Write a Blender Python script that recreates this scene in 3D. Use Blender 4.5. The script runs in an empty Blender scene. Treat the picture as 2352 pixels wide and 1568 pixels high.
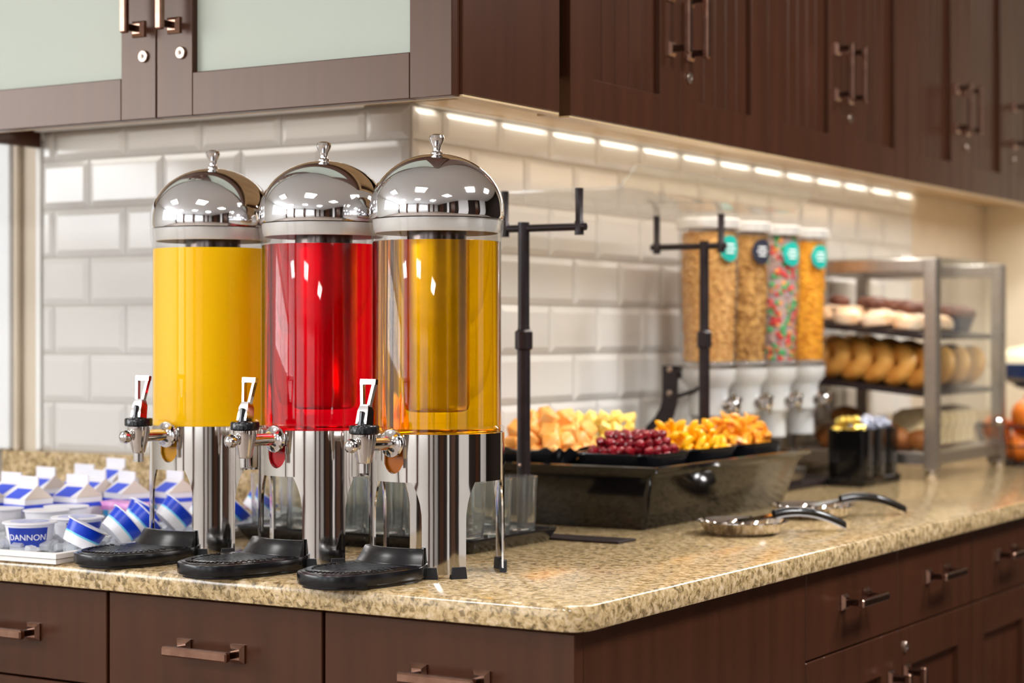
import bpy, math, random
from math import sin, cos, pi, radians
from mathutils import Matrix, Vector

random.seed(7)
SC = bpy.context.scene
COL = SC.collection
ZC = 0.914                       # worktop height above the floor

# ------------------------------------------------------------------ camera
TH = radians(31.57)
cd = bpy.data.cameras.new('camera')
cd.sensor_width = 36.0
cd.lens = 4481.0 / 2352.0 * 36.0
cd.shift_y = -12.0 / 2352.0
cd.clip_start = 0.05
cd.clip_end = 60
cd.dof.use_dof = True
cd.dof.focus_distance = 2.62
cd.dof.aperture_fstop = 3.6
cam = bpy.data.objects.new('camera', cd)
COL.objects.link(cam)
cam.location = (1.1447, -2.0196, ZC + 0.323)
cam.rotation_euler = (pi / 2, 0, TH)
SC.camera = cam

# ------------------------------------------------------------------ world, colour management
W = bpy.data.worlds.new('sky')
SC.world = W
W.use_nodes = True
W.node_tree.nodes['Background'].inputs[0].default_value = (0.86, 0.93, 1.0, 1)
W.node_tree.nodes['Background'].inputs[1].default_value = 2.0
SC.view_settings.view_transform = 'Standard'
SC.view_settings.look = 'None'
SC.view_settings.gamma = 1
SC.view_settings.use_curve_mapping = False
SC.view_settings.exposure = 0.0
cy = SC.cycles
cy.use_denoising = True
cy.max_bounces = 14
cy.transmission_bounces = 14
cy.transparent_max_bounces = 14
cy.glossy_bounces = 6
cy.diffuse_bounces = 4
cy.sample_clamp_indirect = 6.0
cy.blur_glossy = 0.6


def area(name, loc, rot, sx, sy, power, color, parent=None):
    l = bpy.data.lights.new(name, 'AREA')
    l.shape = 'RECTANGLE'
    l.size, l.size_y = sx, sy
    l.energy = power
    l.color = color
    o = bpy.data.objects.new(name, l)
    COL.objects.link(o)
    o.location = loc
    o.rotation_euler = rot
    if parent:
        o.parent = parent
    return o


DAY = (0.97, 0.98, 1.0)
WARM = (1.0, 0.92, 0.78)
SOFT = (1.0, 0.97, 0.92)
# daylight entering by the windows of the dining room (three in the rear wall, three in the west wall)
WIN_REAR = [-3.3, -1.3, 0.9]
WIN_WEST = [-5.15, -3.75, -2.35]
for i, x in enumerate(WIN_REAR):
    area('window_daylight', (x, -5.88, 1.65), (pi / 2, 0, 0), 1.5, 1.7, 6, DAY)
for i, y in enumerate(WIN_WEST):
    area('window_daylight', (-4.38, y, 2.10), (pi / 2, 0, -pi / 2), 1.3, 0.86, 44, DAY)
# ceiling panels of the room
CEIL = [(-2.2, -1.2), (-0.3, -1.3), (1.6, -1.3), (-2.2, -3.6), (-0.3, -3.6), (1.6, -3.6), (1.3, 0.6), (1.2, 2.1)]
for x, y in CEIL:
    area('ceiling_lamp', (x, y, 2.66), (0, 0, 0), 0.55, 0.55, 52 if y > 0 else (9 if y > -2 else 43), (0.98, 0.98, 1.0))
# lamps under the wall cabinets
for i in range(13):                  # wall strip's light cut at each tile joint, shaped to leave dashes
    area('under_cabinet_lamp', (-0.7215, 0.8945 + 0.1835 * i, ZC + 0.7150), (0, 0, 0), 0.006, 0.158, 0.034, WARM)
area('under_cabinet_lamp', (-0.7215, 0.746, ZC + 0.7150), (0, 0, 0), 0.006, 0.060, 0.016, WARM)
area('under_cabinet_lamp', (-0.46, 2.17, ZC + 0.7080), (0, radians(-12), 0), 0.03, 3.0, 14.0, SOFT)
area('under_cabinet_lamp', (-1.18, 0.660, ZC + 0.7080), (0, 0, 0), 0.74, 0.012, 0.26, SOFT)


# ------------------------------------------------------------------ helpers: colour, materials
def lin(c):
    out = []
    for v in c:
        v = v / 255.0
        out.append(v / 12.92 if v <= 0.04045 else ((v + 0.055) / 1.055) ** 2.4)
    return (out[0], out[1], out[2], 1.0)


def setin(b, key, v):
    if key in b.inputs:
        b.inputs[key].default_value = v


def mat(name, rgb, rough=0.5, metal=0.0, spec=0.5, trans=0.0, ior=1.45, coat=0.0, noise=None, bump=None,
        emit=None, sss=0.0, vary=None, scale3=(1, 1, 1), alpha=1.0):
    """Principled material; noise = (scale, detail, second rgb), bump = (scale, strength)."""
    m = bpy.data.materials.new(name)
    m.use_nodes = True
    nt = m.node_tree
    b = nt.nodes['Principled BSDF']
    b.inputs['Base Color'].default_value = lin(rgb)
    b.inputs['Roughness'].default_value = rough
    b.inputs['Metallic'].default_value = metal
    setin(b, 'Specular IOR Level', spec)
    setin(b, 'Transmission Weight', trans)
    b.inputs['IOR'].default_value = ior
    setin(b, 'Coat Weight', coat)
    setin(b, 'Coat Roughness', 0.08)
    if sss:
        setin(b, 'Subsurface Weight', sss)
        setin(b, 'Subsurface Radius', (0.02, 0.01, 0.004))
        setin(b, 'Subsurface Scale', 0.5)
    if emit:
        setin(b, 'Emission Color', lin(emit[0]))
        setin(b, 'Emission Strength', emit[1])
    if noise or bump:
        tc = nt.nodes.new('ShaderNodeTexCoord')
        mp = nt.nodes.new('ShaderNodeMapping')
        mp.inputs['Scale'].default_value = scale3
        nt.links.new(tc.outputs['Object'], mp.inputs['Vector'])
    if noise:
        n = nt.nodes.new('ShaderNodeTexNoise')
        n.inputs['Scale'].default_value = noise[0]
        n.inputs['Detail'].default_value = noise[1]
        nt.links.new(mp.outputs[0], n.inputs['Vector'])
        r = nt.nodes.new('ShaderNodeValToRGB')
        r.color_ramp.elements[0].position = 0.35
        r.color_ramp.elements[1].position = 0.65
        r.color_ramp.elements[0].color = lin(noise[2])
        r.color_ramp.elements[1].color = lin(rgb)
        nt.links.new(n.outputs['Fac'], r.inputs[0])
        nt.links.new(r.outputs[0], b.inputs['Base Color'])
    if bump:
        n2 = nt.nodes.new('ShaderNodeTexNoise')
        n2.inputs['Scale'].default_value = bump[0]
        n2.inputs['Detail'].default_value = 3
        nt.links.new(mp.outputs[0], n2.inputs['Vector'])
        bp = nt.nodes.new('ShaderNodeBump')
        bp.inputs['Strength'].default_value = bump[1]
        bp.inputs['Distance'].default_value = 0.002
        nt.links.new(n2.outputs['Fac'], bp.inputs['Height'])
        nt.links.new(bp.outputs[0], b.inputs['Normal'])
    return m


def granite():
    m = bpy.data.materials.new('granite')
    m.use_nodes = True
    nt = m.node_tree
    b = nt.nodes['Principled BSDF']
    b.inputs['Roughness'].default_value = 0.12
    setin(b, 'Specular IOR Level', 0.5)
    tc = nt.nodes.new('ShaderNodeTexCoord')
    n1 = nt.nodes.new('ShaderNodeTexNoise')
    n1.inputs['Scale'].default_value = 95
    n1.inputs['Detail'].default_value = 7
    n1.inputs['Roughness'].default_value = 0.72
    n1.inputs['Distortion'].default_value = 0.6
    nt.links.new(tc.outputs['Object'], n1.inputs['Vector'])
    r1 = nt.nodes.new('ShaderNodeValToRGB')
    cr = r1.color_ramp
    cr.elements[0].position = 0.32
    cr.elements[0].color = lin((78, 64, 46))
    cr.elements[1].position = 0.72
    cr.elements[1].color = lin((230, 212, 188))
    for p, c in ((0.405, (128, 108, 76)), (0.46, (176, 150, 104)), (0.53, (200, 174, 130)), (0.61, (214, 190, 156))):
        e = cr.elements.new(p)
        e.color = lin(c)
    nt.links.new(n1.outputs['Fac'], r1.inputs[0])
    v = nt.nodes.new('ShaderNodeTexVoronoi')
    v.inputs['Scale'].default_value = 135
    nt.links.new(tc.outputs['Object'], v.inputs['Vector'])
    sep = nt.nodes.new('ShaderNodeSeparateColor')
    nt.links.new(v.outputs['Color'], sep.inputs[0])
    r2 = nt.nodes.new('ShaderNodeValToRGB')
    r2.color_ramp.interpolation = 'CONSTANT'
    r2.color_ramp.elements[0].color = (1, 1, 1, 1)
    r2.color_ramp.elements[1].position = 0.17
    r2.color_ramp.elements[1].color = (0, 0, 0, 1)
    nt.links.new(sep.outputs[0], r2.inputs[0])
    n3 = nt.nodes.new('ShaderNodeTexNoise')
    n3.inputs['Scale'].default_value = 14
    nt.links.new(tc.outputs['Object'], n3.inputs['Vector'])
    mth = nt.nodes.new('ShaderNodeMath')
    mth.operation = 'MULTIPLY'
    nt.links.new(r2.outputs[0], mth.inputs[0])
    nt.links.new(n3.outputs['Fac'], mth.inputs[1])
    mx = nt.nodes.new('ShaderNodeMix')
    mx.data_type = 'RGBA'
    mx.inputs['B'].default_value = lin((92, 74, 44))
    nt.links.new(mth.outputs[0], mx.inputs['Factor'])
    nt.links.new(r1.outputs[0], mx.inputs['A'])
    nt.links.new(mx.outputs['Result'], b.inputs['Base Color'])
    return m


M = {}
M['granite'] = granite()
M['wood'] = mat('dark_wood', (68, 37, 23), 0.29, spec=0.5, noise=(5, 7, (59, 32, 19)), bump=(30, 0.015), scale3=(7, 7, 0.5))
setin(M['wood'].node_tree.nodes['Principled BSDF'], 'Specular Tint', (1.0, 0.83, 0.70, 1))
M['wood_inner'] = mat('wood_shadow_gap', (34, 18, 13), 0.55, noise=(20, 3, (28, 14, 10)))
M['maple'] = mat('maple_underside', (206, 178, 136), 0.4, noise=(4, 5, (192, 162, 120)), scale3=(6, 1, 6))
M['frost'] = mat('frosted_glass', (172, 178, 164), 0.42, spec=0.4, noise=(3, 2, (168, 176, 164)))
M['bronze'] = mat('brushed_bronze', (166, 130, 112), 0.24, metal=1.0, noise=(60, 2, (150, 114, 98)))
M['bronze_dark'] = mat('aged_bronze', (84, 60, 50), 0.3, metal=1.0, noise=(200, 2, (60, 42, 36)))
M['nickel'] = mat('nickel', (176, 158, 144), 0.32, metal=1.0, noise=(200, 2, (160, 142, 130)))
M['tile'] = mat('glazed_white_tile', (214, 212, 208), 0.15, spec=0.5, noise=(2, 2, (210, 207, 202)))
M['grout'] = mat('grout', (206, 200, 188), 0.8, noise=(60, 3, (198, 190, 178)))
M['paint'] = mat('warm_white_paint', (228, 216, 192), 0.6, noise=(12, 2, (224, 211, 186)))
M['door_white'] = mat('door_white', (230, 232, 232), 0.4, noise=(12, 2, (226, 228, 229)))
M['white_paint'] = mat('white_paint', (236, 236, 232), 0.5, noise=(12, 2, (232, 232, 228)))
M['ceiling'] = mat('ceiling_paint', (238, 238, 238), 0.8, noise=(30, 2, (232, 232, 232)))
M['beige'] = mat('beige_paint', (206, 192, 172), 0.6, noise=(12, 2, (200, 186, 166)))
M['floor'] = mat('floor_wood', (142, 128, 116), 0.4, noise=(4, 5, (126, 112, 100)), scale3=(1, 8, 1))
M['rearwall'] = mat('rear_wall_paint', (224, 222, 220), 0.7, noise=(8, 2, (216, 214, 212)))
M['dark_reflect'] = mat('dark_for_reflections', (40, 30, 24), 0.8, spec=0.2, noise=(5, 5, (32, 24, 19)), scale3=(6, 6, 0.5))  # invented dark brown for unseen surfaces, keeps the cabinet reflections dark
M['steel'] = mat('polished_steel', (240, 240, 242), 0.05, metal=1.0, noise=(8, 2, (234, 234, 237)))
M['steel_base'] = mat('stainless_steel', (222, 218, 214), 0.07, metal=1.0, noise=(6, 3, (210, 205, 200)))
M['chrome'] = mat('chrome', (226, 222, 220), 0.07, metal=1.0, noise=(50, 2, (216, 212, 210)))
M['brushed'] = mat('brushed_aluminium', (186, 180, 174), 0.33, metal=1.0, noise=(120, 2, (172, 166, 160)))
M['steel_dark'] = mat('dark_steel', (120, 108, 104), 0.2, metal=1.0, noise=(40, 2, (96, 86, 82)))
M['lid_silver'] = mat('silver_plastic_lid', (226, 224, 222), 0.22, metal=0.4, noise=(30, 2, (232, 230, 224)))
M['ring_steel'] = mat('satin_steel', (236, 234, 234), 0.22, metal=1.0, noise=(40, 2, (226, 222, 222)))
M['ice_tube'] = mat('ice_tube_steel', (244, 240, 234), 0.30, metal=1.0, noise=(40, 2, (234, 230, 222)))
def sheet(name, rgb, gloss, painted_glare=0.0):
    """Thin clear sheet: mostly see-through, with a glossy share that grows at grazing angles."""
    m = bpy.data.materials.new(name)
    m.use_nodes = True
    nt = m.node_tree
    nt.nodes.remove(nt.nodes['Principled BSDF'])
    t = nt.nodes.new('ShaderNodeBsdfTransparent')
    t.inputs[0].default_value = lin(rgb)
    b = nt.nodes.new('ShaderNodeBsdfGlossy')
    b.inputs['Roughness'].default_value = 0.05
    lw = nt.nodes.new('ShaderNodeLayerWeight')
    lw.inputs['Blend'].default_value = 0.25
    k = nt.nodes.new('ShaderNodeMath')
    k.operation = 'MULTIPLY'
    k.inputs[1].default_value = gloss
    nt.links.new(lw.outputs['Facing'], k.inputs[0])
    mx = nt.nodes.new('ShaderNodeMixShader')
    nt.links.new(k.outputs[0], mx.inputs[0])
    nt.links.new(t.outputs[0], mx.inputs[1])
    nt.links.new(b.outputs[0], mx.inputs[2])
    if painted_glare:  # white diffuse share imitates bright reflections on the clear sheet
        d = nt.nodes.new('ShaderNodeBsdfDiffuse')
        d.inputs[0].default_value = (0.9, 0.9, 0.88, 1)
        m2 = nt.nodes.new('ShaderNodeMixShader')
        m2.inputs[0].default_value = painted_glare
        nt.links.new(mx.outputs[0], m2.inputs[1])
        nt.links.new(d.outputs[0], m2.inputs[2])
        mx = m2
    nt.links.new(mx.outputs[0], nt.nodes['Material Output'].inputs[0])
    return m


M['pane'] = sheet('clear_pane', (248, 249, 248), 0.36, 0.015)
M['guard'] = sheet('guard_acrylic', (250, 250, 248), 0.45, 0.07)
M['acrylic'] = sheet('clear_acrylic', (253, 253, 253), 0.34)
M['glass'] = mat('tumbler_glass', (250, 253, 252), 0.0, trans=1.0, ior=1.46, bump=(4, 0.0))
nt_ = M['glass'].node_tree            # white scatter mixed in to imitate bright refracted light; a little seen straight through
tr_ = nt_.nodes.new('ShaderNodeBsdfTransparent')
df_ = nt_.nodes.new('ShaderNodeBsdfTranslucent')
df_.inputs[0].default_value = (0.92, 0.95, 0.94, 1)
dd_ = nt_.nodes.new('ShaderNodeBsdfDiffuse')
dd_.inputs[0].default_value = (0.92, 0.95, 0.94, 1)
m0_ = nt_.nodes.new('ShaderNodeMixShader'); m0_.inputs[0].default_value = 0.5
m1_ = nt_.nodes.new('ShaderNodeMixShader'); m1_.inputs[0].default_value = 0.02
mx_ = nt_.nodes.new('ShaderNodeMixShader'); mx_.inputs[0].default_value = 0.025
nt_.links.new(df_.outputs[0], m0_.inputs[1]); nt_.links.new(dd_.outputs[0], m0_.inputs[2])
nt_.links.new(nt_.nodes['Principled BSDF'].outputs[0], m1_.inputs[1]); nt_.links.new(tr_.outputs[0], m1_.inputs[2])
nt_.links.new(m1_.outputs[0], mx_.inputs[1]); nt_.links.new(m0_.outputs[0], mx_.inputs[2])
nt_.links.new(mx_.outputs[0], nt_.nodes['Material Output'].inputs[0])
M['oj'] = mat('orange_juice', (255, 204, 0), 0.5, spec=0.08, noise=(3, 3, (255, 198, 0)))
M['red'] = mat('red_punch', (255, 0, 26), 0.0, trans=1.0, ior=1.33, bump=(2, 0.0))
M['amber'] = mat('amber_juice', (255, 188, 0), 0.0, trans=1.0, ior=1.33, bump=(2, 0.0))
M['outlet_orange'] = mat('outlet_orange', (196, 138, 10), 0.12, noise=(20, 2, (176, 120, 6)))
M['outlet_red'] = mat('outlet_red', (178, 10, 26), 0.12, noise=(20, 2, (160, 8, 20)))
M['outlet_amber'] = mat('outlet_amber', (176, 96, 18), 0.12, noise=(20, 2, (156, 82, 12)))
M['blackplastic'] = mat('black_plastic', (20, 20, 23), 0.22, noise=(30, 2, (15, 15, 18)))
M['blackgloss'] = mat('black_gloss', (14, 13, 13), 0.08, noise=(10, 2, (11, 10, 10)))
M['rubber'] = mat('black_rubber', (26, 28, 34), 0.55, noise=(60, 2, (22, 23, 28)))
M['blackmetal'] = mat('dark_bronze_metal', (44, 35, 38), 0.35, metal=0.3, noise=(60, 2, (36, 28, 30)))
M['white_plastic'] = mat('white_plastic', (246, 245, 242), 0.3, noise=(30, 2, (242, 241, 238)))
M['cup_white'] = mat('yogurt_cup_white', (240, 239, 244), 0.35, noise=(40, 2, (234, 234, 242)))
M['cup_blue'] = mat('yogurt_cup_blue', (18, 68, 206), 0.3, noise=(30, 2, (12, 56, 190)))
M['cup_navy'] = mat('yogurt_label_navy', (30, 60, 168), 0.35, noise=(30, 2, (22, 50, 156)))
M['cyan'] = mat('cyan_print', (120, 208, 240), 0.35, noise=(30, 2, (100, 196, 234)))
M['foil'] = mat('printed_foil', (206, 212, 236), 0.3, noise=(70, 3, (120, 138, 214)))
M['fruitprint'] = mat('fruit_print', (252, 206, 170), 0.4, noise=(90, 2, (246, 112, 80)))
M['carton'] = mat('carton_white', (238, 236, 240), 0.4, noise=(30, 2, (232, 230, 236)))
M['carton_end'] = mat('carton_fold', (222, 208, 196), 0.5, noise=(30, 2, (214, 200, 188)))
M['carton_blue'] = mat('carton_blue', (64, 92, 222), 0.4, noise=(30, 2, (52, 78, 212)))
M['carton_sky'] = mat('carton_sky', (60, 172, 226), 0.4, noise=(30, 2, (48, 158, 218)))
M['redprint'] = mat('red_print', (226, 96, 96), 0.4, noise=(30, 2, (216, 80, 84)))
M['pinkwrap'] = mat('pink_wrapper', (228, 166, 218), 0.35, noise=(40, 3, (200, 120, 196)))
M['orangeprint'] = mat('orange_print', (250, 190, 120), 0.4, noise=(60, 2, (240, 160, 96)))
M['ice'] = mat('ice', (240, 244, 250), 0.15, trans=0.6, ior=1.31, bump=(60, 0.5))
M['melon'] = mat('cantaloupe', (255, 190, 108), 0.35, noise=(40, 3, (250, 164, 70)), sss=0.2)
M['pine'] = mat('pineapple', (255, 236, 150), 0.35, noise=(60, 4, (250, 214, 92)), sss=0.2)
M['berry'] = mat('dark_red_berry', (150, 22, 36), 0.2, noise=(60, 3, (92, 8, 22)))
M['mandarin'] = mat('mandarin', (255, 194, 18), 0.3, noise=(60, 3, (252, 172, 4)), sss=0.2)
M['peach'] = mat('peach', (250, 178, 44), 0.3, noise=(50, 4, (226, 132, 24)), sss=0.2)
M['cereal_oat'] = mat('oat_cereal', (224, 176, 108), 0.7, noise=(90, 4, (196, 142, 78)), bump=(160, 0.6))
M['cereal_granola'] = mat('granola_cereal', (206, 160, 90), 0.7, noise=(70, 4, (146, 98, 44)), bump=(160, 0.6))
M['cereal_grey'] = mat('loop_cereal', (190, 160, 140), 0.6, noise=(70, 2, (160, 140, 150)), bump=(120, 0.6))
M['loop_red'] = mat('loop_red', (220, 70, 66), 0.6, noise=(60, 2, (206, 56, 56)))
M['loop_green'] = mat('loop_green', (84, 172, 108), 0.6, noise=(60, 2, (70, 158, 96)))
M['loop_orange'] = mat('loop_orange', (240, 162, 88), 0.6, noise=(60, 2, (230, 148, 70)))
M['cereal_corn'] = mat('corn_cereal', (236, 168, 40), 0.6, noise=(60, 4, (214, 138, 14)), bump=(160, 0.6))
M['teal'] = mat('teal_sticker', (22, 160, 146), 0.45, noise=(40, 2, (16, 148, 136)))
M['navy_sticker'] = mat('dark_sticker', (36, 38, 52), 0.45, noise=(40, 2, (30, 32, 46)))
M['white_print'] = mat('white_print', (236, 240, 240), 0.5, noise=(40, 2, (228, 232, 234)))
M['valve'] = mat('valve_plastic', (214, 214, 210), 0.22, noise=(20, 2, (200, 202, 202)))
M['bagel'] = mat('bagel_crust', (222, 166, 82), 0.45, noise=(14, 4, (186, 118, 40)), bump=(60, 0.2))
M['bagel_cut'] = mat('bagel_crumb', (240, 206, 142), 0.6, noise=(60, 3, (228, 186, 114)))
M['icing'] = mat('icing_bun', (250, 226, 196), 0.4, noise=(24, 3, (238, 186, 136)))
M['choc'] = mat('muffin_brown', (122, 74, 56), 0.6, noise=(40, 4, (88, 50, 38)), bump=(80, 0.4))
M['navy_case'] = mat('navy_paper', (26, 40, 76), 0.6, noise=(30, 2, (20, 32, 64)))
M['toast'] = mat('bread_crumb', (238, 214, 166), 0.7, noise=(70, 4, (224, 192, 136)), bump=(120, 0.3))
M['crust'] = mat('bread_crust', (172, 108, 48), 0.55, noise=(20, 4, (140, 80, 32)), bump=(60, 0.3))
M['gold'] = mat('gold_foil', (240, 214, 112), 0.28, metal=0.7, noise=(60, 3, (222, 190, 84)), bump=(120, 0.5))
M['silver'] = mat('silver_foil', (226, 230, 244), 0.25, metal=0.7, noise=(60, 3, (200, 206, 224)), bump=(120, 0.5))
M['orange_fruit'] = mat('orange_peel', (236, 132, 40), 0.4, noise=(90, 3, (224, 112, 26)), bump=(200, 0.2))
M['navy_ceramic'] = mat('navy_ceramic', (22, 62, 122), 0.2, noise=(20, 2, (18, 54, 110)))
M['cream'] = mat('cream_ceramic', (246, 234, 200), 0.3, noise=(20, 2, (240, 226, 190)))
M['lamp'] = mat('lamp_diffuser', (255, 250, 240), 0.5, emit=((255, 246, 230), 4.0), noise=(10, 2, (255, 248, 236)))
M['warmlamp'] = mat('warm_diffuser', (255, 244, 214), 0.5, emit=((255, 224, 168), 7.0), noise=(10, 2, (255, 240, 206)))
M['windowglass'] = mat('window_glass', (250, 252, 252), 0.0, trans=1.0, ior=1.05, bump=(2, 0.0))


# ------------------------------------------------------------------ helpers: geometry
class G:
    """Collects shapes and links them as ONE mesh object."""

    def __init__(self):
        self.v, self.f, self.m = [], [], []

    def thicken(self, k):
        """Turn the sheet around the local z axis into a wall: inner skin at k times the radius, plus its rims."""
        key, vs = {}, []
        rm = []
        for p in self.v:
            q = (round(p.x, 6), round(p.y, 6), round(p.z, 6))
            if q not in key:
                key[q] = len(vs); vs.append(Vector(q))
            rm.append(key[q])
        fs = [tuple(rm[i] for i in f) for f in self.f]
        n = len(vs)
        cnt = {}
        for f in fs:
            for i in range(len(f)):
                a, b = f[i], f[(i + 1) % len(f)]
                e = (min(a, b), max(a, b))
                cnt[e] = cnt.get(e, 0) + 1
        inner = [Vector((p.x * k, p.y * k, p.z)) for p in vs]
        fs2 = [tuple(i + n for i in reversed(f)) for f in fs]
        rim = [(a, b, b + n, a + n) for (a, b), c in cnt.items() if c == 1]
        self.v, self.f = vs + inner, fs + fs2 + rim
        self.m = [0] * len(self.f)

    def add(self, vs, fs, mi=0, X=None):
        o = len(self.v)
        self.v += [(X @ Vector(p)) if X is not None else Vector(p) for p in vs]
        self.f += [tuple(i + o for i in f) for f in fs]
        self.m += [mi] * len(fs)

    def box(self, x0, x1, y0, y1, z0, z1, b=0.0, mi=0, X=None):
        if b <= 0:
            vs = [(x, y, z) for x in (x0, x1) for y in (y0, y1) for z in (z0, z1)]
            fs = [(0, 1, 3, 2), (4, 6, 7, 5), (0, 4, 5, 1), (2, 3, 7, 6), (0, 2, 6, 4), (1, 5, 7, 3)]
            self.add(vs, fs, mi, X)
            return
        vs, idx = [], {}
        for sx in (0, 1):
            for sy in (0, 1):
                for sz in (0, 1):
                    p = [(x0, x1)[sx], (y0, y1)[sy], (z0, z1)[sz]]
                    q = [(x0 + b, x1 - b)[sx], (y0 + b, y1 - b)[sy], (z0 + b, z1 - b)[sz]]
                    for a in range(3):
                        idx[(sx, sy, sz, a)] = len(vs)
                        vs.append(tuple(p[k] if k == a else q[k] for k in range(3)))
        fs = []
        for a in range(3):
            u, w = [(1, 2), (0, 2), (0, 1)][a]
            for s in (0, 1):
                face = []
                for (su, sw) in ((0, 0), (1, 0), (1, 1), (0, 1)):
                    key = [0, 0, 0]
                    key[a], key[u], key[w] = s, su, sw
                    face.append(idx[(key[0], key[1], key[2], a)])
                if (s == 1) == (a == 1):
                    face.reverse()
                fs.append(tuple(face))
            for su in (0, 1):
                for sw in (0, 1):
                    k0 = [0, 0, 0]
                    k0[u], k0[w] = su, sw
                    k1 = list(k0)
                    k1[a] = 1
                    face = [idx[tuple(k0) + (u,)], idx[tuple(k1) + (u,)], idx[tuple(k1) + (w,)], idx[tuple(k0) + (w,)]]
                    fs.append(tuple(face))
        for sx in (0, 1):
            for sy in (0, 1):
                for sz in (0, 1):
                    fs.append(tuple(idx[(sx, sy, sz, a)] for a in range(3)))
        self.add(vs, fs, mi, X)

    def loft(self, rings, cap0=True, cap1=True, closed=True, mi=0, X=None, loop=False):
        n = len(rings[0])
        vs = [p for r in rings for p in r]
        fs, ms = [], []
        R = len(rings)
        for i in range(R if loop else R - 1):
            a, b = i * n, ((i + 1) % R) * n
            for j in range(n if closed else n - 1):
                k = (j + 1) % n
                fs.append((a + j, a + k, b + k, b + j))
        if cap0 and not loop:
            fs.append(tuple(range(n - 1, -1, -1)))
        if cap1 and not loop:
            fs.append(tuple((R - 1) * n + j for j in range(n)))
        self.add(vs, fs, mi, X)

    def lathe(self, prof, n=32, mi=0, X=None, cap0=True, cap1=True, flute=None, loop=False):
        rings = []
        for (r, z) in prof:
            ring = []
            for j in range(n):
                a = 2 * pi * j / n
                rr = max(r, 1e-5)
                if flute:
                    rr *= flute(a, z)
                ring.append((rr * cos(a), rr * sin(a), z))
            rings.append(ring)
        self.loft(rings, cap0, cap1, True, mi, X, loop)

    def tube(self, pts, r, n=10, mi=0, X=None):
        pts = [Vector(p) for p in pts]
        rings = []
        up = Vector((0, 0, 1))
        for i, p in enumerate(pts):
            d = (pts[min(i + 1, len(pts) - 1)] - pts[max(i - 1, 0)]).normalized()
            if abs(d.z) > 0.95:
                up = Vector((1, 0, 0))
            a = d.cross(up).normalized()
            b = d.cross(a).normalized()
            rr = r[i] if isinstance(r, (list, tuple)) else r
            rings.append([p + a * (rr * cos(2 * pi * j / n)) + b * (rr * sin(2 * pi * j / n)) for j in range(n)])
            up = b if abs(d.dot(Vector((0, 0, 1)))) > 0.95 else Vector((0, 0, 1))
        self.loft(rings, mi=mi, X=X)

    def prism(self, outline, z0, z1, b=0.0, mi=0, X=None, b2=None):
        """outline counter-clockwise in xy."""
        def inset(d):
            n = len(outline)
            out = []
            for i in range(n):
                p, q, r = Vector(outline[i - 1]), Vector(outline[i]), Vector(outline[(i + 1) % n])
                e1, e2 = (q - p).normalized(), (r - q).normalized()
                n1, n2 = Vector((-e1.y, e1.x)), Vector((-e2.y, e2.x))
                k = n1 + n2
                k = k / max(k.dot(n1), 0.2) if k.length > 1e-6 else n1
                out.append(q + k * d)
            return out
        if b <= 0:
            rr = [(0, z0), (0, z1)]
        else:
            bb = b if b2 is None else b2
            rr = [(bb, z0), (0.3 * bb, z0 + 0.3 * bb), (0, z0 + bb), (0, z1 - b), (0.3 * b, z1 - 0.3 * b), (b, z1)]
        rings = [[(p.x, p.y, z) for p in inset(d)] for d, z in rr]
        self.loft(rings, mi=mi, X=X)

    def ball(self, r, c=(0, 0, 0), n=12, m=8, mi=0, X=None, s=(1, 1, 1), dim=None):
        prof = [(r * sin(pi * i / m), -r * cos(pi * i / m)) for i in range(m + 1)]
        T = Matrix.Translation(c) @ Matrix.Diagonal((s[0], s[1], s[2], 1))
        self.lathe(prof, n, mi, (X @ T) if X is not None else T, cap0=False, cap1=False)

    def mesh(self, name, mats, smooth=35):
        me = bpy.data.meshes.new(name)
        me.from_pydata([tuple(p) for p in self.v], [], self.f)
        for k in (mats if isinstance(mats, (list, tuple)) else [mats]):
            me.materials.append(M[k])
        if len(me.polygons) == len(self.m):
            me.polygons.foreach_set('material_index', self.m)
        import bmesh
        bm = bmesh.new()
        bm.from_mesh(me)
        bmesh.ops.remove_doubles(bm, verts=bm.verts, dist=1e-6)
        bmesh.ops.recalc_face_normals(bm, faces=bm.faces)
        bm.to_mesh(me)
        bm.free()
        if smooth:
            me.shade_smooth()
            me.set_sharp_from_angle(angle=radians(smooth))
        me.update()
        return me

    def obj(self, name, mats, parent=None, loc=(0, 0, 0), rot=(0, 0, 0), smooth=35):
        o = bpy.data.objects.new(name, self.mesh(name, mats, smooth))
        COL.objects.link(o)
        o.location = loc
        o.rotation_euler = rot
        if parent is not None:
            o.parent = parent
        return o


def link(name, me, parent=None, loc=(0, 0, 0), rot=(0, 0, 0)):
    o = bpy.data.objects.new(name, me)
    COL.objects.link(o)
    o.location = loc
    o.rotation_euler = rot
    if parent is not None:
        o.parent = parent
    return o


def tag(o, label, cat, group=None, kind=None):
    if label:
        o['label'] = label
    if cat:
        o['category'] = cat
    if group:
        o['group'] = group
    if kind:
        o['kind'] = kind
    return o


def thing(name, label, cat, loc=(0, 0, ZC), rotz=0.0, group=None):
    o = bpy.data.objects.new(name, None)
    o.empty_display_size = 0.05
    COL.objects.link(o)
    o.location = loc
    o.rotation_euler = (0, 0, rotz)
    return tag(o, label, cat, group)


def dup(root, loc, rot=None, label=None):
    r = root.copy()
    COL.objects.link(r)
    r.location = loc
    if rot is not None:
        r.rotation_euler = rot
    if label:
        r['label'] = label
    for ch in list(root.children):
        c = ch.copy()
        COL.objects.link(c)
        c.parent = r
        for g in list(ch.children):
            d = g.copy()
            COL.objects.link(d)
            d.parent = c
    return r


def struct(o):
    o['kind'] = 'structure'
    return o


def T(x=0, y=0, z=0):
    return Matrix.Translation((x, y, z))


def Rz(a):
    return Matrix.Rotation(a, 4, 'Z')


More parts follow.
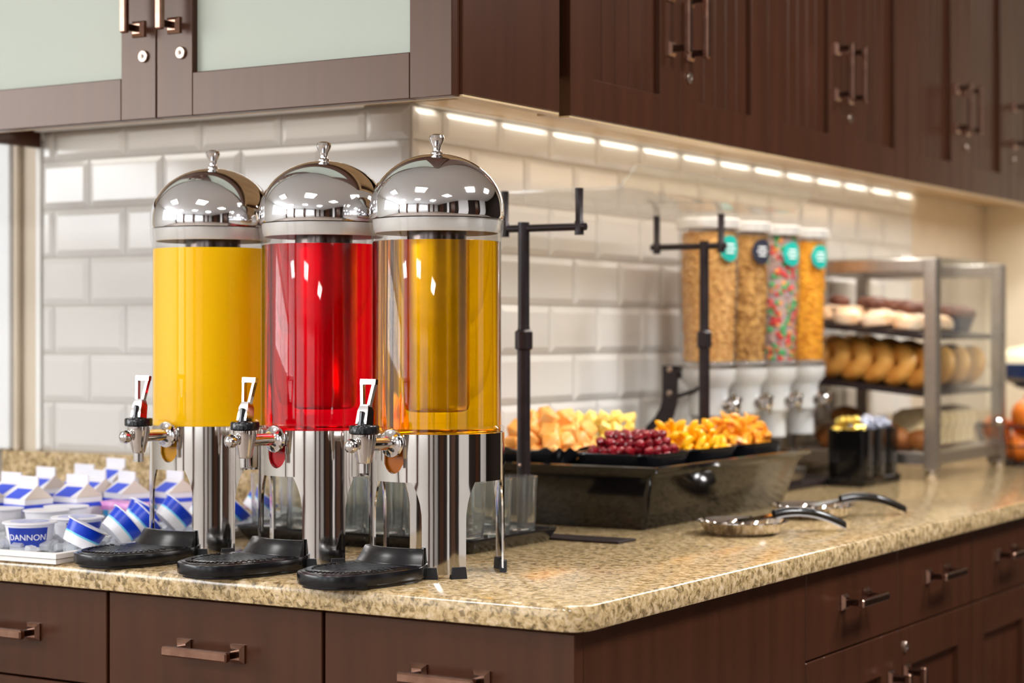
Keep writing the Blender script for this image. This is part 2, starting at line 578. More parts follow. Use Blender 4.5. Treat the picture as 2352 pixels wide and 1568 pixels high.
def Rx(a):
    return Matrix.Rotation(a, 4, 'X')


def Ry(a):
    return Matrix.Rotation(a, 4, 'Y')


# ------------------------------------------------------------------ the setting
g = G(); g.box(-4.6, 4.2, -6.1, 3.95, -0.12, 0.0); struct(g.obj('floor', 'floor', smooth=0))
g = G(); g.box(-4.6, 4.2, -6.1, 3.95, 2.70, 2.82); struct(g.obj('ceiling', 'ceiling', smooth=0))

WX, WY = -0.735, 0.711            # the outside corner of the tiled wall
TILE_END_L, TILE_END_R = -1.592, 3.135
g = G(); g.box(-4.6, WX, WY, 3.95, 0, 2.70); wl = struct(g.obj('wall_corner', 'beige', smooth=0))
g = G(); g.box(WX, 4.2, 3.80, 3.95, 0, 2.70); struct(g.obj('wall_far', 'paint', smooth=0))
g = G(); g.box(4.05, 4.2, -6.1, 3.80, 0, 2.70); struct(g.obj('wall_east', 'dark_reflect', smooth=0))  # unseen wall, its colour darkened so the cabinet fronts reflect little
g = G(); g.box(0.20, 4.05, 3.76, 3.80, 0, 2.70, 0.004); struct(g.obj('trim_99', 'dark_reflect'))  # added unseen panel, gives the wall cabinet doors something dark to reflect


def holed_wall(name, axis, pos, lo, hi, holes, thick, m, zl=0.8):
    """A wall with window openings between z zl and 2.5."""
    g = G()
    def bx(a0, a1, z0, z1):
        if axis == 'X':
            g.box(a0, a1, pos - thick, pos, z0, z1)
        else:
            g.box(pos - thick, pos, a0, a1, z0, z1)
    bx(lo, hi, 0, zl)
    bx(lo, hi, 2.5, 2.7)
    e = [lo]
    for a, b in holes:
        e += [a, b]
    e.append(hi)
    for i in range(0, len(e), 2):
        bx(e[i], e[i + 1], zl, 2.5)
    return struct(g.obj(name, m, smooth=0))


holed_wall('wall_rear', 'X', -5.95, -4.6, 4.2, [(x - 0.78, x + 0.78) for x in WIN_REAR], 0.15, 'rearwall')
holed_wall('wall_west', 'Y', -4.45, -5.95, WY, [(y - 0.68, y + 0.68) for y in WIN_WEST], 0.15, 'white_paint', 1.65)
wn = 0
for axis, cs, hw, pos in (('X', WIN_REAR, 0.78, -6.02), ('Y', WIN_WEST, 0.68, -4.52)):
    for c in cs:
        wn += 1
        g = G()
        def fr(a0, a1, z0, z1, d=0.03):
            if axis == 'X':
                g.box(c + a0, c + a1, pos - d, pos + d, z0, z1, 0.004)
            else:
                g.box(pos - d, pos + d, c + a0, c + a1, z0, z1, 0.004)
        zl = 0.8 if axis == 'X' else 1.65
        zm = (zl + 2.5) / 2
        fr(-hw, -hw + 0.05, zl, 2.5); fr(hw - 0.05, hw, zl, 2.5)
        fr(-hw + 0.05, hw - 0.05, zl, zl + 0.05); fr(-hw + 0.05, hw - 0.05, 2.45, 2.5)
        fr(-0.02, 0.02, zl + 0.05, 2.45, 0.02); fr(-hw + 0.05, -0.02, zm - 0.02, zm + 0.02, 0.02); fr(0.02, hw - 0.05, zm - 0.02, zm + 0.02, 0.02)
        w = struct(g.obj('window_%d' % wn, 'white_paint'))
        g = G()
        if axis == 'X':
            g.box(c - hw + 0.05, c + hw - 0.05, pos - 0.004, pos + 0.004, zl + 0.05, 2.45)
        else:
            g.box(pos - 0.004, pos + 0.004, c - hw + 0.05, c + hw - 0.05, zl + 0.05, 2.45)
        g.obj('pane', 'windowglass', w, smooth=0)

# added unseen brown and pale piers: vertical streaks for the chrome to reflect
tn = 2
for x in (-4.3, -2.3, -0.2, 2.0, 3.0):
    tn += 1
    g = G(); g.box(x - 0.16, x + 0.16, -5.95, -5.90, 0.0, 2.70, 0.004); struct(g.obj('trim_%d' % tn, 'wood'))
for y, hw in ((-4.7, 0.55), (-3.1, 0.2), (-2.2, 0.35), (-0.6, 0.7), (1.4, 0.25), (2.6, 0.6)):
    tn += 1
    g = G(); g.box(4.0, 4.05, y - hw, y + hw, 0.0, 2.70, 0.004); struct(g.obj('trim_%d' % tn, 'rearwall' if tn % 2 else 'wood'))

# ceiling light panels
cl = thing('ceiling_light', 'square white light panel set in the dining room ceiling', 'light', (CEIL[0][0], CEIL[0][1], 2.70), 0, 'ceiling light panels')
g = G()
for s in (-1, 1):
    g.box(s * 0.29, s * 0.31, -0.31, 0.31, -0.025, 0.0)
    g.box(-0.29, 0.29, s * 0.29, s * 0.31, -0.025, 0.0)
g.obj('frame', 'white_paint', cl)
g = G(); g.box(-0.29, 0.29, -0.29, 0.29, -0.014, -0.008); g.obj('diffuser', 'lamp', cl)
for x, y in CEIL[1:]:
    dup(cl, (x, y, 2.70))

# tiles of the two wall faces: short bevelled bricks, each its own part
ROWS = [0.105 + 0.0921 * k for k in range(7)] + [0.7155]


def tile_mesh(w, h, d=0.0075, bv=0.0125, ed=0.0025):
    g = G()
    def ring(i, y):
        return [(i, -y, i), (w - i, -y, i), (w - i, -y, h - i), (i, -y, h - i)]
    g.loft([ring(0, 0), ring(0, ed), ring(min(bv, w * 0.3), d)], mi=0)
    return g.mesh('tile', 'tile', smooth=0)


tcache = {}
GAP = 0.0018


def tile(parent, face, a0, a1, z0, z1):
    w, h = a1 - a0 - GAP, z1 - z0 - GAP
    if w < 0.012:
        return
    key = (round(w, 3), round(h, 3))
    if key not in tcache:
        tcache[key] = tile_mesh(w, h)
    if face == 'L':               # facing -Y
        link('tile', tcache[key], parent, (a0 + GAP / 2, WY - 0.0005, ZC + z0 + GAP / 2))
    else:                         # facing +X
        link('tile', tcache[key], parent, (WX + 0.0005, a0 + GAP / 2, ZC + z0 + GAP / 2), (0, 0, pi / 2))


g = G(); g.box(TILE_END_L, WX, WY - 0.0006, WY, ZC + ROWS[0], ZC + ROWS[-1]); g.obj('grout_bed', 'grout', wl, smooth=0)
g = G(); g.box(WX, WX + 0.0006, WY, TILE_END_R, ZC + ROWS[0], ZC + ROWS[-1]); g.obj('grout_bed', 'grout', wl, smooth=0)
P = 0.1835
for k in range(7):
    z0, z1 = ROWS[k], ROWS[k + 1]
    off = 0.0 if k % 2 else P / 2
    a = WX                          # to the left
    first = True
    while a > TILE_END_L + 0.012:
        n = a - (off if (first and off) else P)
        tile(wl, 'L', max(n, TILE_END_L), a, z0, z1)
        a = n; first = False
    a = WY                          # to the right
    first = True
    while a < TILE_END_R - 0.012:
        n = a + (off if (first and off) else P)
        tile(wl, 'R', a, min(n, TILE_END_R), z0, z1)
        a = n; first = False

# white trim at the tile end, pale casing strip and white door beyond
g = G(); g.box(-1.606, TILE_END_L - 0.001, WY - 0.009, WY - 0.0005, ZC + ROWS[0], ZC + 0.70, 0.002); struct(g.obj('trim_1', 'white_paint'))
g = G(); g.box(-1.6625, -1.648, WY - 0.014, WY - 0.0005, ZC + 0.101, 2.55, 0.003); struct(g.obj('trim_2', 'beige'))
g = G()
g.box(-2.60, -1.664, WY - 0.020, WY - 0.0005, ZC + 0.104, 2.40, 0.003)
g.box(-2.60, -1.703, WY - 0.020, WY - 0.0005, 0.02, ZC + 0.104)
struct(g.obj('door_1', 'door_white'))

# ------------------------------------------------------------------ worktop and backsplash
R0 = 0.032
out = [(-1.70, 0.0)]
for i in range(9):
    a = -pi / 2 + (pi / 2) * i / 8
    out.append((-R0 + R0 * cos(a), R0 + R0 * sin(a)))
out += [(0.0, 3.795), (WX + 0.001, 3.795), (WX + 0.001, WY - 0.001), (-1.70, WY - 0.001)]
g = G(); g.prism(out, -0.032, 0.0, 0.007, b2=0.004)
tag(g.obj('countertop', 'granite', loc=(0, 0, ZC)), 'speckled gold granite countertop wrapping around the corner above brown drawers', 'countertop')
g = G(); g.box(-1.682, WX, WY - 0.024, WY - 0.001, 0.0005, 0.102, 0.003)
tag(g.obj('backsplash', 'granite', loc=(0, 0, ZC)), 'low granite backsplash strip behind the milk cartons under white tiles', 'backsplash')
g = G(); g.box(WX + 0.001, WX + 0.022, WY - 0.0235, 3.795, 0.0005, 0.102, 0.003)
tag(g.obj('backsplash', 'granite', loc=(0, 0, ZC)), 'granite backsplash strip running behind the fruit trays and cereal canisters', 'backsplash')


# ------------------------------------------------------------------ bar handles and locks
def handle_mesh(span, reach=0.03, hor=True, bar=0.0065, name='handle'):
    """Square-footed bar pull lying along local X, standing out along -Y."""
    g = G()
    h = span / 2
    for s in (-1, 1):
        X = T(s * h, 0, 0)
        k = 0.0125
        g.loft([[(-k, 0, -k), (k, 0, -k), (k, 0, k), (-k, 0, k)],
                [(-k, -0.003, -k), (k, -0.003, -k), (k, -0.003, k), (-k, -0.003, k)],
                [(-k * .6, -0.008, -k * .6), (k * .6, -0.008, -k * .6), (k * .6, -0.008, k * .6), (-k * .6, -0.008, k * .6)]], X=X, mi=0)
        g.box(-0.005, 0.005, -reach, -0.006, -0.0045, 0.0045, 0.0012, mi=1, X=X)
    g.box(-h - 0.010, h + 0.010, -reach - 0.009, -reach + 0.002, -bar, bar, 0.0022, mi=0)
    return g.mesh(name, ['bronze', 'bronze_dark'])


HM_D = handle_mesh(0.094)
HM_U = handle_mesh(0.092)


def lock_mesh():
    g = G()
    X = Rx(pi / 2)
    g.lathe([(0.0095, -0.002), (0.0095, 0.003), (0.0085, 0.0042), (0.004, 0.0042), (0.003, 0.0032)], 20, X=X)
    g.box(-0.0008, 0.0008, -0.0045, -0.0031, -0.0022, 0.0022, mi=1)
    return g.mesh('lock', ['nickel', 'blackplastic'])


LM = lock_mesh()

# ------------------------------------------------------------------ base cabinets
TOEK = 0.10
FT = -0.036 + ZC                  # top of fronts
DB = -0.170 + ZC                  # bottom of drawers


def base_left(x0, x1, label, corner=False):
    r = thing('base_cabinet', label, 'cabinet', (0, 0, 0))
    xb = -0.0425 if corner else x1 - 0.001
    g = G(); g.box(x0 + 0.001, xb, 0.042, WY - 0.002, TOEK, ZC - 0.0335)
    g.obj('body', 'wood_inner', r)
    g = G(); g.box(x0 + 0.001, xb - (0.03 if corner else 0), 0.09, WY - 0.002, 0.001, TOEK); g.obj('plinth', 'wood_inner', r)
    xe = x1 - (0.0200 if corner else 0.002)
    g = G(); g.box(x0 + 0.002, xe, 0.020, 0.0415, DB + 0.0015, FT, 0.0012)
    d = g.obj('drawer', 'wood', r)
    hx = (x0 + x1) / 2
    link('handle', HM_D, d, (hx, 0.020, ZC - 0.103))
    g = G(); g.box(x0 + 0.002, xe, 0.020, 0.0415, TOEK + 0.002, DB - 0.0015, 0.0012)
    dd = g.obj('door', 'wood', r)
    link('handle', HM_D, dd, (hx, 0.020, ZC - 0.24))
    if corner:
        g = G(); g.box(-0.0415, -0.020, 0.0422, 0.722, TOEK + 0.002, FT, 0.0006); g.obj('side_panel', 'wood', r)
    return r


base_left(-1.153, -0.776, 'brown base cabinet below the white yogurt tray')
base_left(-0.775, -0.398, 'brown base cabinet below the first two juice dispensers, bronze bar handle')
base_left(-0.397, -0.0, 'brown base cabinet wrapping the counter corner with a plain side panel', True)


def base_right(y0, n, w, label):
    r = thing('base_cabinet', label, 'cabinet', (0, 0, 0))
    y1 = y0 + n * w
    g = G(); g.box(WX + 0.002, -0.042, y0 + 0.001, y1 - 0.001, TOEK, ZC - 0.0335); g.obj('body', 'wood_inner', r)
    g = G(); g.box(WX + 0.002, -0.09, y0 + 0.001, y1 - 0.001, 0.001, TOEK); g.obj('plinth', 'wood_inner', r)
    for i in range(n):
        a, b = y0 + i * w + 0.0015, y0 + (i + 1) * w - 0.0015
        g = G(); g.box(-0.0415, -0.020, a, b, DB + 0.0015, FT, 0.0012)
        d = g.obj('drawer', 'wood', r)
        link('handle', HM_D, d, (-0.020, (a + b) / 2, ZC - 0.095), (0, 0, pi / 2))
        # framed door with a recessed panel
        z0, z1 = TOEK + 0.002, DB - 0.0015
        s = 0.07
        g = G()
        g.box(-0.0415, -0.020, a, a + s, z0, z1, 0.0012); g.box(-0.0415, -0.020, b - s, b, z0, z1, 0.0012)
        g.box(-0.0415, -0.020, a + s, b - s, z1 - 0.066, z1, 0.0012); g.box(-0.0415, -0.020, a + s, b - s, z0, z0 + 0.066, 0.0012)
        d = g.obj('door', 'wood', r)
        g = G(); g.box(-0.0415, -0.032, a + s, b - s, z0 + 0.066, z1 - 0.066); g.obj('panel', 'wood', d)
        hy = b - 0.035 if i % 2 == 0 else a + 0.035
        link('handle', HM_D, d, (-0.020, hy, ZC - 0.292), (0, pi / 2, pi / 2))
        if i % 2 == 1:
            link('lock', LM, d, (-0.020, hy, ZC - 0.203), (0, 0, pi / 2))
    return r


base_right(0.724, 2, 0.388, 'brown base cabinet with two drawers below the fruit trays')
base_right(1.501, 2, 0.388, 'brown base cabinet with two drawers below the pastry case')
base_right(2.278, 2, 0.388, 'brown base cabinet with two drawers at the far end wall')

# ------------------------------------------------------------------ wall cabinets
UB, UR = ZC + 0.66, ZC + 0.7225     # bottom of the doors, recessed underside
UT = ZC + 1.46
r = thing('glass_wall_cabinet', 'brown wall cabinet with two frosted glass doors above juice dispensers', 'cabinet', (0, 0, 0))
g = G()
g.box(-1.588, -0.372, 0.284, WY - 0.0005, UR, UT)
g.box(WX + 0.0005, -0.372, WY - 0.0005, 0.552, UR, UT)
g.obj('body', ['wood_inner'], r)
g = G(); g.box(-1.588, -0.372, 0.284, WY - 0.010, UR - 0.004, UR - 0.0005)
g.obj('underside', 'maple', r)
g = G(); g.box(-1.588, -0.372, 0.283, 0.300, UB + 0.001, UR - 0.004, 0.001); g.obj('light_rail', 'maple', r)
g = G(); g.box(-0.371, -0.350, 0.282, 0.552, UB + 0.004, UT, 0.0012); g.obj('side_panel', 'wood', r)
g = G(); g.box(-0.371, -0.352, 0.283, 0.552, UB + 0.0005, UB + 0.0035); g.obj('edge_strip', 'maple', r)
g = G(); g.box(-1.607, -1.5885, 0.284, WY - 0.010, ZC + 0.685, UT, 0.001); g.obj('end_panel', 'wood', r)
for a, b, hs in ((-1.4495, -0.9037, 1), (-0.9017, -0.3560, 0)):
    z0, z1, s = UB, UT, 0.072
    g = G()
    g.box(a, a + s, 0.262, 0.282, z0, z1, 0.0012); g.box(b - s, b, 0.262, 0.282, z0, z1, 0.0012)
    g.box(a + s, b - s, 0.262, 0.282, z0, z0 + 0.066, 0.0012); g.box(a + s, b - s, 0.262, 0.282, z1 - 0.066, z1, 0.0012)
    d = g.obj('door', 'wood', r)
    g = G(); g.box(a + s - 0.005, b - s + 0.005, 0.2735, 0.2775, z0 + 0.061, z1 - 0.061); tag(g.obj('glass_panel', 'frost', d), 'frosted pale green glass', None)
    hx = b - 0.024 if hs else a + 0.057
    if hs:
        hx = b - 0.010 - 0.02
    else:
        hx = a + 0.040
    link('handle', HM_U, d, (hx - 0.004, 0.262, ZC + 0.846), (0, pi / 2, 0))
    link('lock', LM, d, (hx + (0.006 if hs else 0.010), 0.262, ZC + 0.757))
g = G(); g.box(-1.587, -1.4515, 0.264, 0.2835, UB, UT, 0.0012); g.obj('filler_panel', 'wood', r)


def door_right(parent, a, b, handle_at, lock):
    z0, z1, s = UB, UT, 0.070
    g = G()
    g.box(-0.3705, -0.350, a, a + s, z0 + 0.003, z1, 0.0012); g.box(-0.3705, -0.350, b - s, b, z0 + 0.003, z1, 0.0012)
    g.box(-0.3705, -0.350, a + s, b - s, z0 + 0.003, z0 + 0.066, 0.0012); g.box(-0.3705, -0.350, a + s, b - s, z1 - 0.066, z1, 0.0012)
    d = g.obj('door', 'wood', parent)
    n = 5
    w = (b - a - 2 * s) / n
    for i in range(n):
        g = G(); g.box(-0.3695, -0.3605, a + s + i * w + 0.0012, a + s + (i + 1) * w - 0.0012, z0 + 0.066, z1 - 0.066, 0.0022)
        g.obj('panel_board', 'wood', d)
    hy = a + 0.034 if handle_at == 'a' else b - 0.034
    link('handle', HM_U, d, (-0.350, hy, ZC + 0.853), (0, pi / 2, pi / 2))
    if lock:
        link('lock', LM, d, (-0.350, hy, ZC + 0.766), (0, 0, pi / 2))


def wall_right(y0, y1, doors, label):
    r = thing('wall_cabinet', label, 'cabinet', (0, 0, 0))
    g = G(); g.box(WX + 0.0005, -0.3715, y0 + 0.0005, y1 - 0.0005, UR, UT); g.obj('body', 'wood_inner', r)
    g = G(); g.box(WX + 0.010, -0.3715, y0 + 0.0005, y1 - 0.0005, UR - 0.004, UR - 0.0005); g.obj('underside', 'maple', r)
    g = G(); g.box(-0.392, -0.3715, y0 + 0.0005, y1 - 0.0005, UB + 0.001, UR - 0.004, 0.001); g.obj('light_rail', 'maple', r)
    g = G(); g.box(-0.3705, -0.352, doors[0][0] - 0.001, doors[-1][1], UB, UB + 0.0025); g.obj('edge_strip', 'maple', r)
    for a, b, h, l in doors:
        door_right(r, a, b, h, l)
    return r


wall_right(0.553, 1.323, [(0.586, 0.9565, 'b', False), (0.9585, 1.3215, 'a', True)], 'brown wall cabinet with two grooved doors next to the plain corner panel')
wall_right(1.323, 2.057, [(1.3245, 1.690, 'b', False), (1.692, 2.0555, 'a', True)], 'brown wall cabinet with two grooved doors, second run above the cereal canisters')
wall_right(2.057, 2.79, [(2.0585, 2.421, 'b', False), (2.423, 2.7885, 'a', True)], 'brown wall cabinet with two grooved doors above the pastry case')
wall_right(2.79, 3.795, [(2.7915, 3.155, 'a', True), (3.157, 3.52, 'b', False)], 'brown wall cabinet nearest the far end wall')

# slim lamp strip under the wall cabinets, against the tiled wall
g = G(); g.box(-0.004, 0.004, -1.205, 1.205, -0.003, 0.0, 0.0008)
tag(g.obj('under_cabinet_light', 'white_plastic', loc=(-0.7215, 1.925, UR - 0.004)), 'thin warm lamp strip hugging the tiles under the brown wall cabinets', 'light')
g = G(); g.box(-0.018, 0.018, -1.51, 1.51, -0.008, 0.0, 0.002)
tag(g.obj('under_cabinet_light', 'white_plastic', loc=(-0.46, 2.17, UR - 0.004)), 'wide warm lamp strip behind the front edge of the brown wall cabinets', 'light')


g = G(); g.box(-0.38, 0.38, -0.009, 0.009, -0.008, 0.0, 0.002)
tag(g.obj('under_cabinet_light', 'white_plastic', loc=(-1.18, 0.660, UR - 0.004)), 'slim warm lamp strip along the wall under the glass door cabinet', 'light')

# ------------------------------------------------------------------ juice dispensers
def dispenser(x, y, phi, liquid, lname, label, ice):
    r = thing('juice_dispenser', label, 'drink dispenser', (x, y, ZC), radians(phi), 'domed juice dispensers')
    RB = 0.0934
    # --- base: ring with a notch over the faucet, four arched legs (thin sheet, solidified)
    g = G()
    n = 144
    spout = -pi / 2
    def top(a):
        d = (a - spout + pi) % (2 * pi) - pi
        w = 0.195
        if abs(d) < w:
            return 0.163 - 0.024 * math.sqrt(1 - (d / w) ** 2)
        return 0.192
    for j in range(n):
        a0, a1 = 2 * pi * j / n, 2 * pi * (j + 1) / n
        t0, t1 = top(a0), top(a1)
        if abs(t0 - t1) > 0.02:
            t0 = t1 = max(t0, t1)
        g.add([(RB * cos(a0), RB * sin(a0), 0.128), (RB * cos(a1), RB * sin(a1), 0.128), (RB * cos(a1), RB * sin(a1), t1), (RB * cos(a0), RB * sin(a0), t0)], [(0, 1, 2, 3)])
    zs = [0.006, 0.03, 0.06, 0.085, 0.100, 0.110, 0.118, 0.124, 0.128]
    for k in range(4):
        c = -pi / 4 + k * pi / 2
        rings = []
        for z in zs:
            t = max(0.0, (z - 0.075) / 0.053)
            h = radians(18.5 + 8.5 * t ** 2.2)
            rings.append([(RB * cos(c - h + 2 * h * i / 12), RB * sin(c - h + 2 * h * i / 12), z) for i in range(13)])
        g.loft(rings, False, False, False)
    g.thicken(0.0908 / RB)
    b = g.obj('stand', 'steel_base', r)
    for k in range(4):
        c = -pi / 4 + k * pi / 2
        for s in (-1, 1):
            g = G()
            a = c + s * radians(12.0)
            Xf = Rz(a)
            g.loft([[(RB - 0.0060, -0.0112, 0.0), (RB + 0.003, -0.0112, 0.0), (RB + 0.003, 0.0112, 0.0), (RB - 0.0060, 0.0112, 0.0)],
                    [(RB - 0.0060, -0.0092, 0.0155), (RB + 0.003, -0.0092, 0.0155), (RB + 0.003, 0.0092, 0.0155), (RB - 0.0060, 0.0092, 0.0155)]], X=Xf)
            g.obj('rubber_foot', 'rubber', r)
    # --- tank: clear shell with flared mouth and foot ring
    prof = [(0.0, 0.1835), (0.080, 0.1835), (0.0885, 0.1850), (0.0893, 0.1870), (0.0893, 0.190), (0.0932, 0.1935), (0.0932, 0.1985), (0.0893, 0.2015),
            (0.0893, 0.445), (0.0905, 0.462), (0.0925, 0.474), (0.0928, 0.482),
            (0.0895, 0.482), (0.0885, 0.472), (0.0888, 0.458), (0.0884, 0.445), (0.0884, 0.1885), (0.080, 0.1860), (0.0, 0.1858)]
    g = G(); g.lathe(prof, 96, cap0=False, cap1=False)
    g.obj('tank', 'acrylic', r, smooth=40)
    lz = 0.4525
    g = G(); g.lathe([(0.0, 0.1864), (0.0795, 0.1866), (0.0882, 0.1895), (0.0882, lz - 0.001), (0.0878, lz), (0.0, lz)], 96, cap0=False, cap1=False)
    g.obj('juice', liquid, r, smooth=40)
    # --- lid: dome, flange ring, knob, ice tube
    dome = [(0.0915, 0.4835), (0.0928, 0.487), (0.0928, 0.494)]
    for i in range(1, 17):
        a = (pi / 2) * i / 16
        dome.append((0.0928 * cos(a), 0.496 + 0.078 * sin(a)))
    dome[-1] = (0.0001, 0.574)
    g = G(); g.lathe([(0.0, 0.4835)] + dome, 96, cap0=False, cap1=False)
    ld = g.obj('lid', 'steel', r, smooth=50)
    g = G(); g.lathe([(0.0085, 0.5725), (0.0085, 0.575), (0.0058, 0.577), (0.0052, 0.580), (0.0062, 0.585), (0.0095, 0.591), (0.0108, 0.5955), (0.0095, 0.599), (0.0055, 0.601), (0.0, 0.6013)], 28, cap0=True, cap1=False)
    g.obj('knob', 'chrome', ld)
    g = G(); g.lathe([(0.0835, 0.464), (0.0850, 0.4645), (0.0870, 0.470), (0.0885, 0.4825), (0.0845, 0.4825), (0.0835, 0.4815)], 96, loop=True, cap0=False, cap1=False)
    g.lathe([(0.0, 0.4825), (0.060, 0.4825), (0.0835, 0.4795), (0.0835, 0.4815), (0.060, 0.4832), (0.0, 0.4832)], 64, cap0=False, cap1=False)
    g.lathe([(0.041, 0.455), (0.041, 0.481), (0.0, 0.481), (0.0, 0.455)], 48, mi=1, cap0=False, cap1=False, loop=True)
    g.obj('lid_ring', ['lid_silver', 'steel_dark'], ld)
    if ice:
        g = G(); g.lathe([(0.0, 0.219), (0.028, 0.2195), (0.0325, 0.2225), (0.0345, 0.2295), (0.0345, 0.4545), (0.0, 0.4545)], 48, cap0=False, cap1=False)
        g.obj('ice_tube', 'ice_tube', r)
    # --- faucet pointing along local -Y, fed by a round outlet cup that shows in the notch
    fz = 0.180
    g = G()
    g.lathe([(0.0, 0.060), (0.0225, 0.060), (0.0225, 0.0860), (0.0215, 0.0875), (0.0, 0.0875)], 32, X=T(0, 0, 0.161) @ Rx(pi / 2), cap0=False, cap1=False)
    g.obj('outlet_cup', lname, r)
    g = G()
    X = T(0, 0, fz) @ Rx(pi / 2)                                  # local z of the lathe -> -Y
    g.lathe([(0.0085, 0.082), (0.0085, 0.092), (0.0185, 0.0935), (0.0195, 0.096), (0.0185, 0.0985), (0.0125, 0.1005), (0.0090, 0.104), (0.0085, 0.108), (0.0085, 0.152)], 28, X=X)
    g.lathe([(0.0050, 0.150), (0.0050, 0.168), (0.0065, 0.1685), (0.0082, 0.172), (0.0095, 0.1775), (0.0082, 0.183), (0.004, 0.1865), (0.0, 0.187)], 24, X=X, cap1=False)
    g.lathe([(0.0075, 0.1435), (0.0075, 0.156), (0.0092, 0.157), (0.0162, 0.186), (0.0165, 0.194), (0.0, 0.194)], 28, X=T(0, -0.152, 0), cap1=False)
    f = g.obj('faucet', 'chrome', r)
    g = G()
    fl = lambda a, z: 1 + 0.02 * (1 if int(a / (2 * pi) * 48 + 0.25) % 2 else -1)
    g.lathe([(0.0180, 0.1945), (0.0195, 0.196), (0.0195, 0.2045), (0.0185, 0.206), (0.0095, 0.2065), (0.008, 0.2115), (0.0, 0.2115)], 48, X=T(0, -0.152, 0), cap1=False, flute=fl)
    g.obj('cap', 'blackplastic', f)
    # lever: block with a black slot, slender trapezoid loop leaning back
    L = T(0, -0.152, 0.207) @ Rx(radians(-9))
    g = G()
    g.loft([[(-0.0095, -0.007, 0.0), (0.0095, -0.007, 0.0), (0.0095, 0.007, 0.0), (-0.0095, 0.007, 0.0)],
            [(-0.0090, -0.006, 0.018), (0.0090, -0.006, 0.018), (0.0090, 0.006, 0.018), (-0.0090, 0.006, 0.018)],
            [(-0.0068, -0.004, 0.026), (0.0068, -0.004, 0.026), (0.0068, 0.004, 0.026), (-0.0068, 0.004, 0.026)]], X=L)
    def bar(p, q, w, X):
        p, q = Vector(p), Vector(q)
        d = (q - p).normalized()
        s = Vector((d.z, 0, -d.x)) * w
        t = Vector((0, 0.0028, 0))
        g.loft([[p - s - t, p + s - t, p + s + t, p - s + t], [q - s - t, q + s - t, q + s + t, q - s + t]], X=X)
    bar((-0.0055, 0, 0.024), (-0.0105, 0, 0.0575), 0.0021, L)
    bar((0.0055, 0, 0.024), (0.0115, 0, 0.0575), 0.0021, L)
    bar((-0.0126, 0, 0.0565), (0.0138, 0, 0.0565), 0.0034, L)
    lv = g.obj('lever', 'chrome', f)
    g = G(); g.box(-0.0032, 0.0032, -0.0095, -0.0045, -0.004, 0.0165, 0.0012, X=L)
    g.obj('lever_pin', 'blackplastic', f)
    return r


dispenser(-0.7637, 0.2319, -3.5, 'oj', 'outlet_orange', 'domed juice dispenser filled with cloudy orange juice', False)
dispenser(-0.5455, 0.2170, -8.0, 'red', 'outlet_red', 'domed juice dispenser filled with clear red juice', True)
dispenser(-0.3491, 0.2136, -5.0, 'amber', 'outlet_amber', 'domed juice dispenser filled with clear amber juice nearest the corner', True)


def drip_tray(x, y, phi, label):
    r = thing('drip_tray', label, 'drip tray', (x, y, ZC), radians(phi), 'black drip trays')
    def outline(w, a1, a0, neck):
        # local -Y is outward; counter-clockwise seen from above
        pts = [(-neck, -a0)]
        pts += [(-w, -(a0 + 0.030))]
        ac = a1 - 0.105
        for i in range(0, 33):
            t = pi + pi * i / 32
            ex = 0.84
            cx_ = cos(t); sy_ = sin(t)
            px = w * math.copysign(abs(cx_) ** ex, cx_)
            py = -ac + 0.105 * math.copysign(abs(sy_) ** ex, sy_)
            pts.append((px, py))
        pts += [(w, -(a0 + 0.030)), (neck, -a0)]
        return pts
    g = G()
    g.prism(outline(0.0605, 0.2480, 0.086, 0.048), 0.0, 0.006, 0.001)
    g.prism(outline(0.0645, 0.2540, 0.083, 0.050), 0.0045, 0.0200, 0.0018)
    g.obj('pan', 'blackplastic', r)
    g = G()
    g.prism(outline(0.0600, 0.2495, 0.100, 0.050), 0.0195, 0.0213, 0.0008)
    ol = outline(0.0560, 0.2440, 0.104, 0.050)
    for i in range(3, 34):                                   # short ribs along the rounded rim
        p = Vector(ol[i])
        c = Vector((0, -0.165))
        d = (p - c).normalized()
        X = T(p.x, p.y, 0.0213) @ Rz(math.atan2(d.y, d.x))
        g.box(-0.009, 0.0, -0.0014, 0.0014, 0, 0.0016, 0.0005, X=X)
    for i in range(9):
        g.box(-0.040, 0.040, -0.128 - i * 0.011, -0.1255 - i * 0.011, 0.0213, 0.0223)
    g.obj('grate', 'blackplastic', r)
    g = G(); g.lathe([(0.0, 0.0), (0.006, 0.0), (0.006, 0.0005), (0.0, 0.0005)], 16, X=T(0, -0.200, 0.0215), cap0=False, cap1=False)
    g.obj('drain_hole', 'rubber', r)
    # raised collar hugging the column
    g = G()
    rings = []
    for i in range(15):
        a = -pi / 2 + radians(-29 + 58 * i / 14)
        e = 1.0
        prof = [(0.0975, 0.016), (0.0975, 0.0405), (0.0985, 0.0415), (0.1040, 0.0415), (0.1052, 0.0405), (0.1110, 0.0310), (0.1118, 0.0295), (0.1170, 0.0225), (0.1190, 0.0195), (0.119, 0.016)]
        rings.append([(q * cos(a), q * sin(a), z) for q, z in prof])
    g.loft(rings)
    g.obj('collar', 'blackplastic', r)
    return r


drip_tray(-0.7637, 0.2319, -3.5, 'black drip tray under the faucet of the orange juice dispenser')
drip_tray(-0.5455, 0.2170, -8.0, 'black drip tray under the faucet of the red juice dispenser')
drip_tray(-0.3491, 0.2136, -5.0, 'black drip tray under the faucet of the amber juice dispenser')

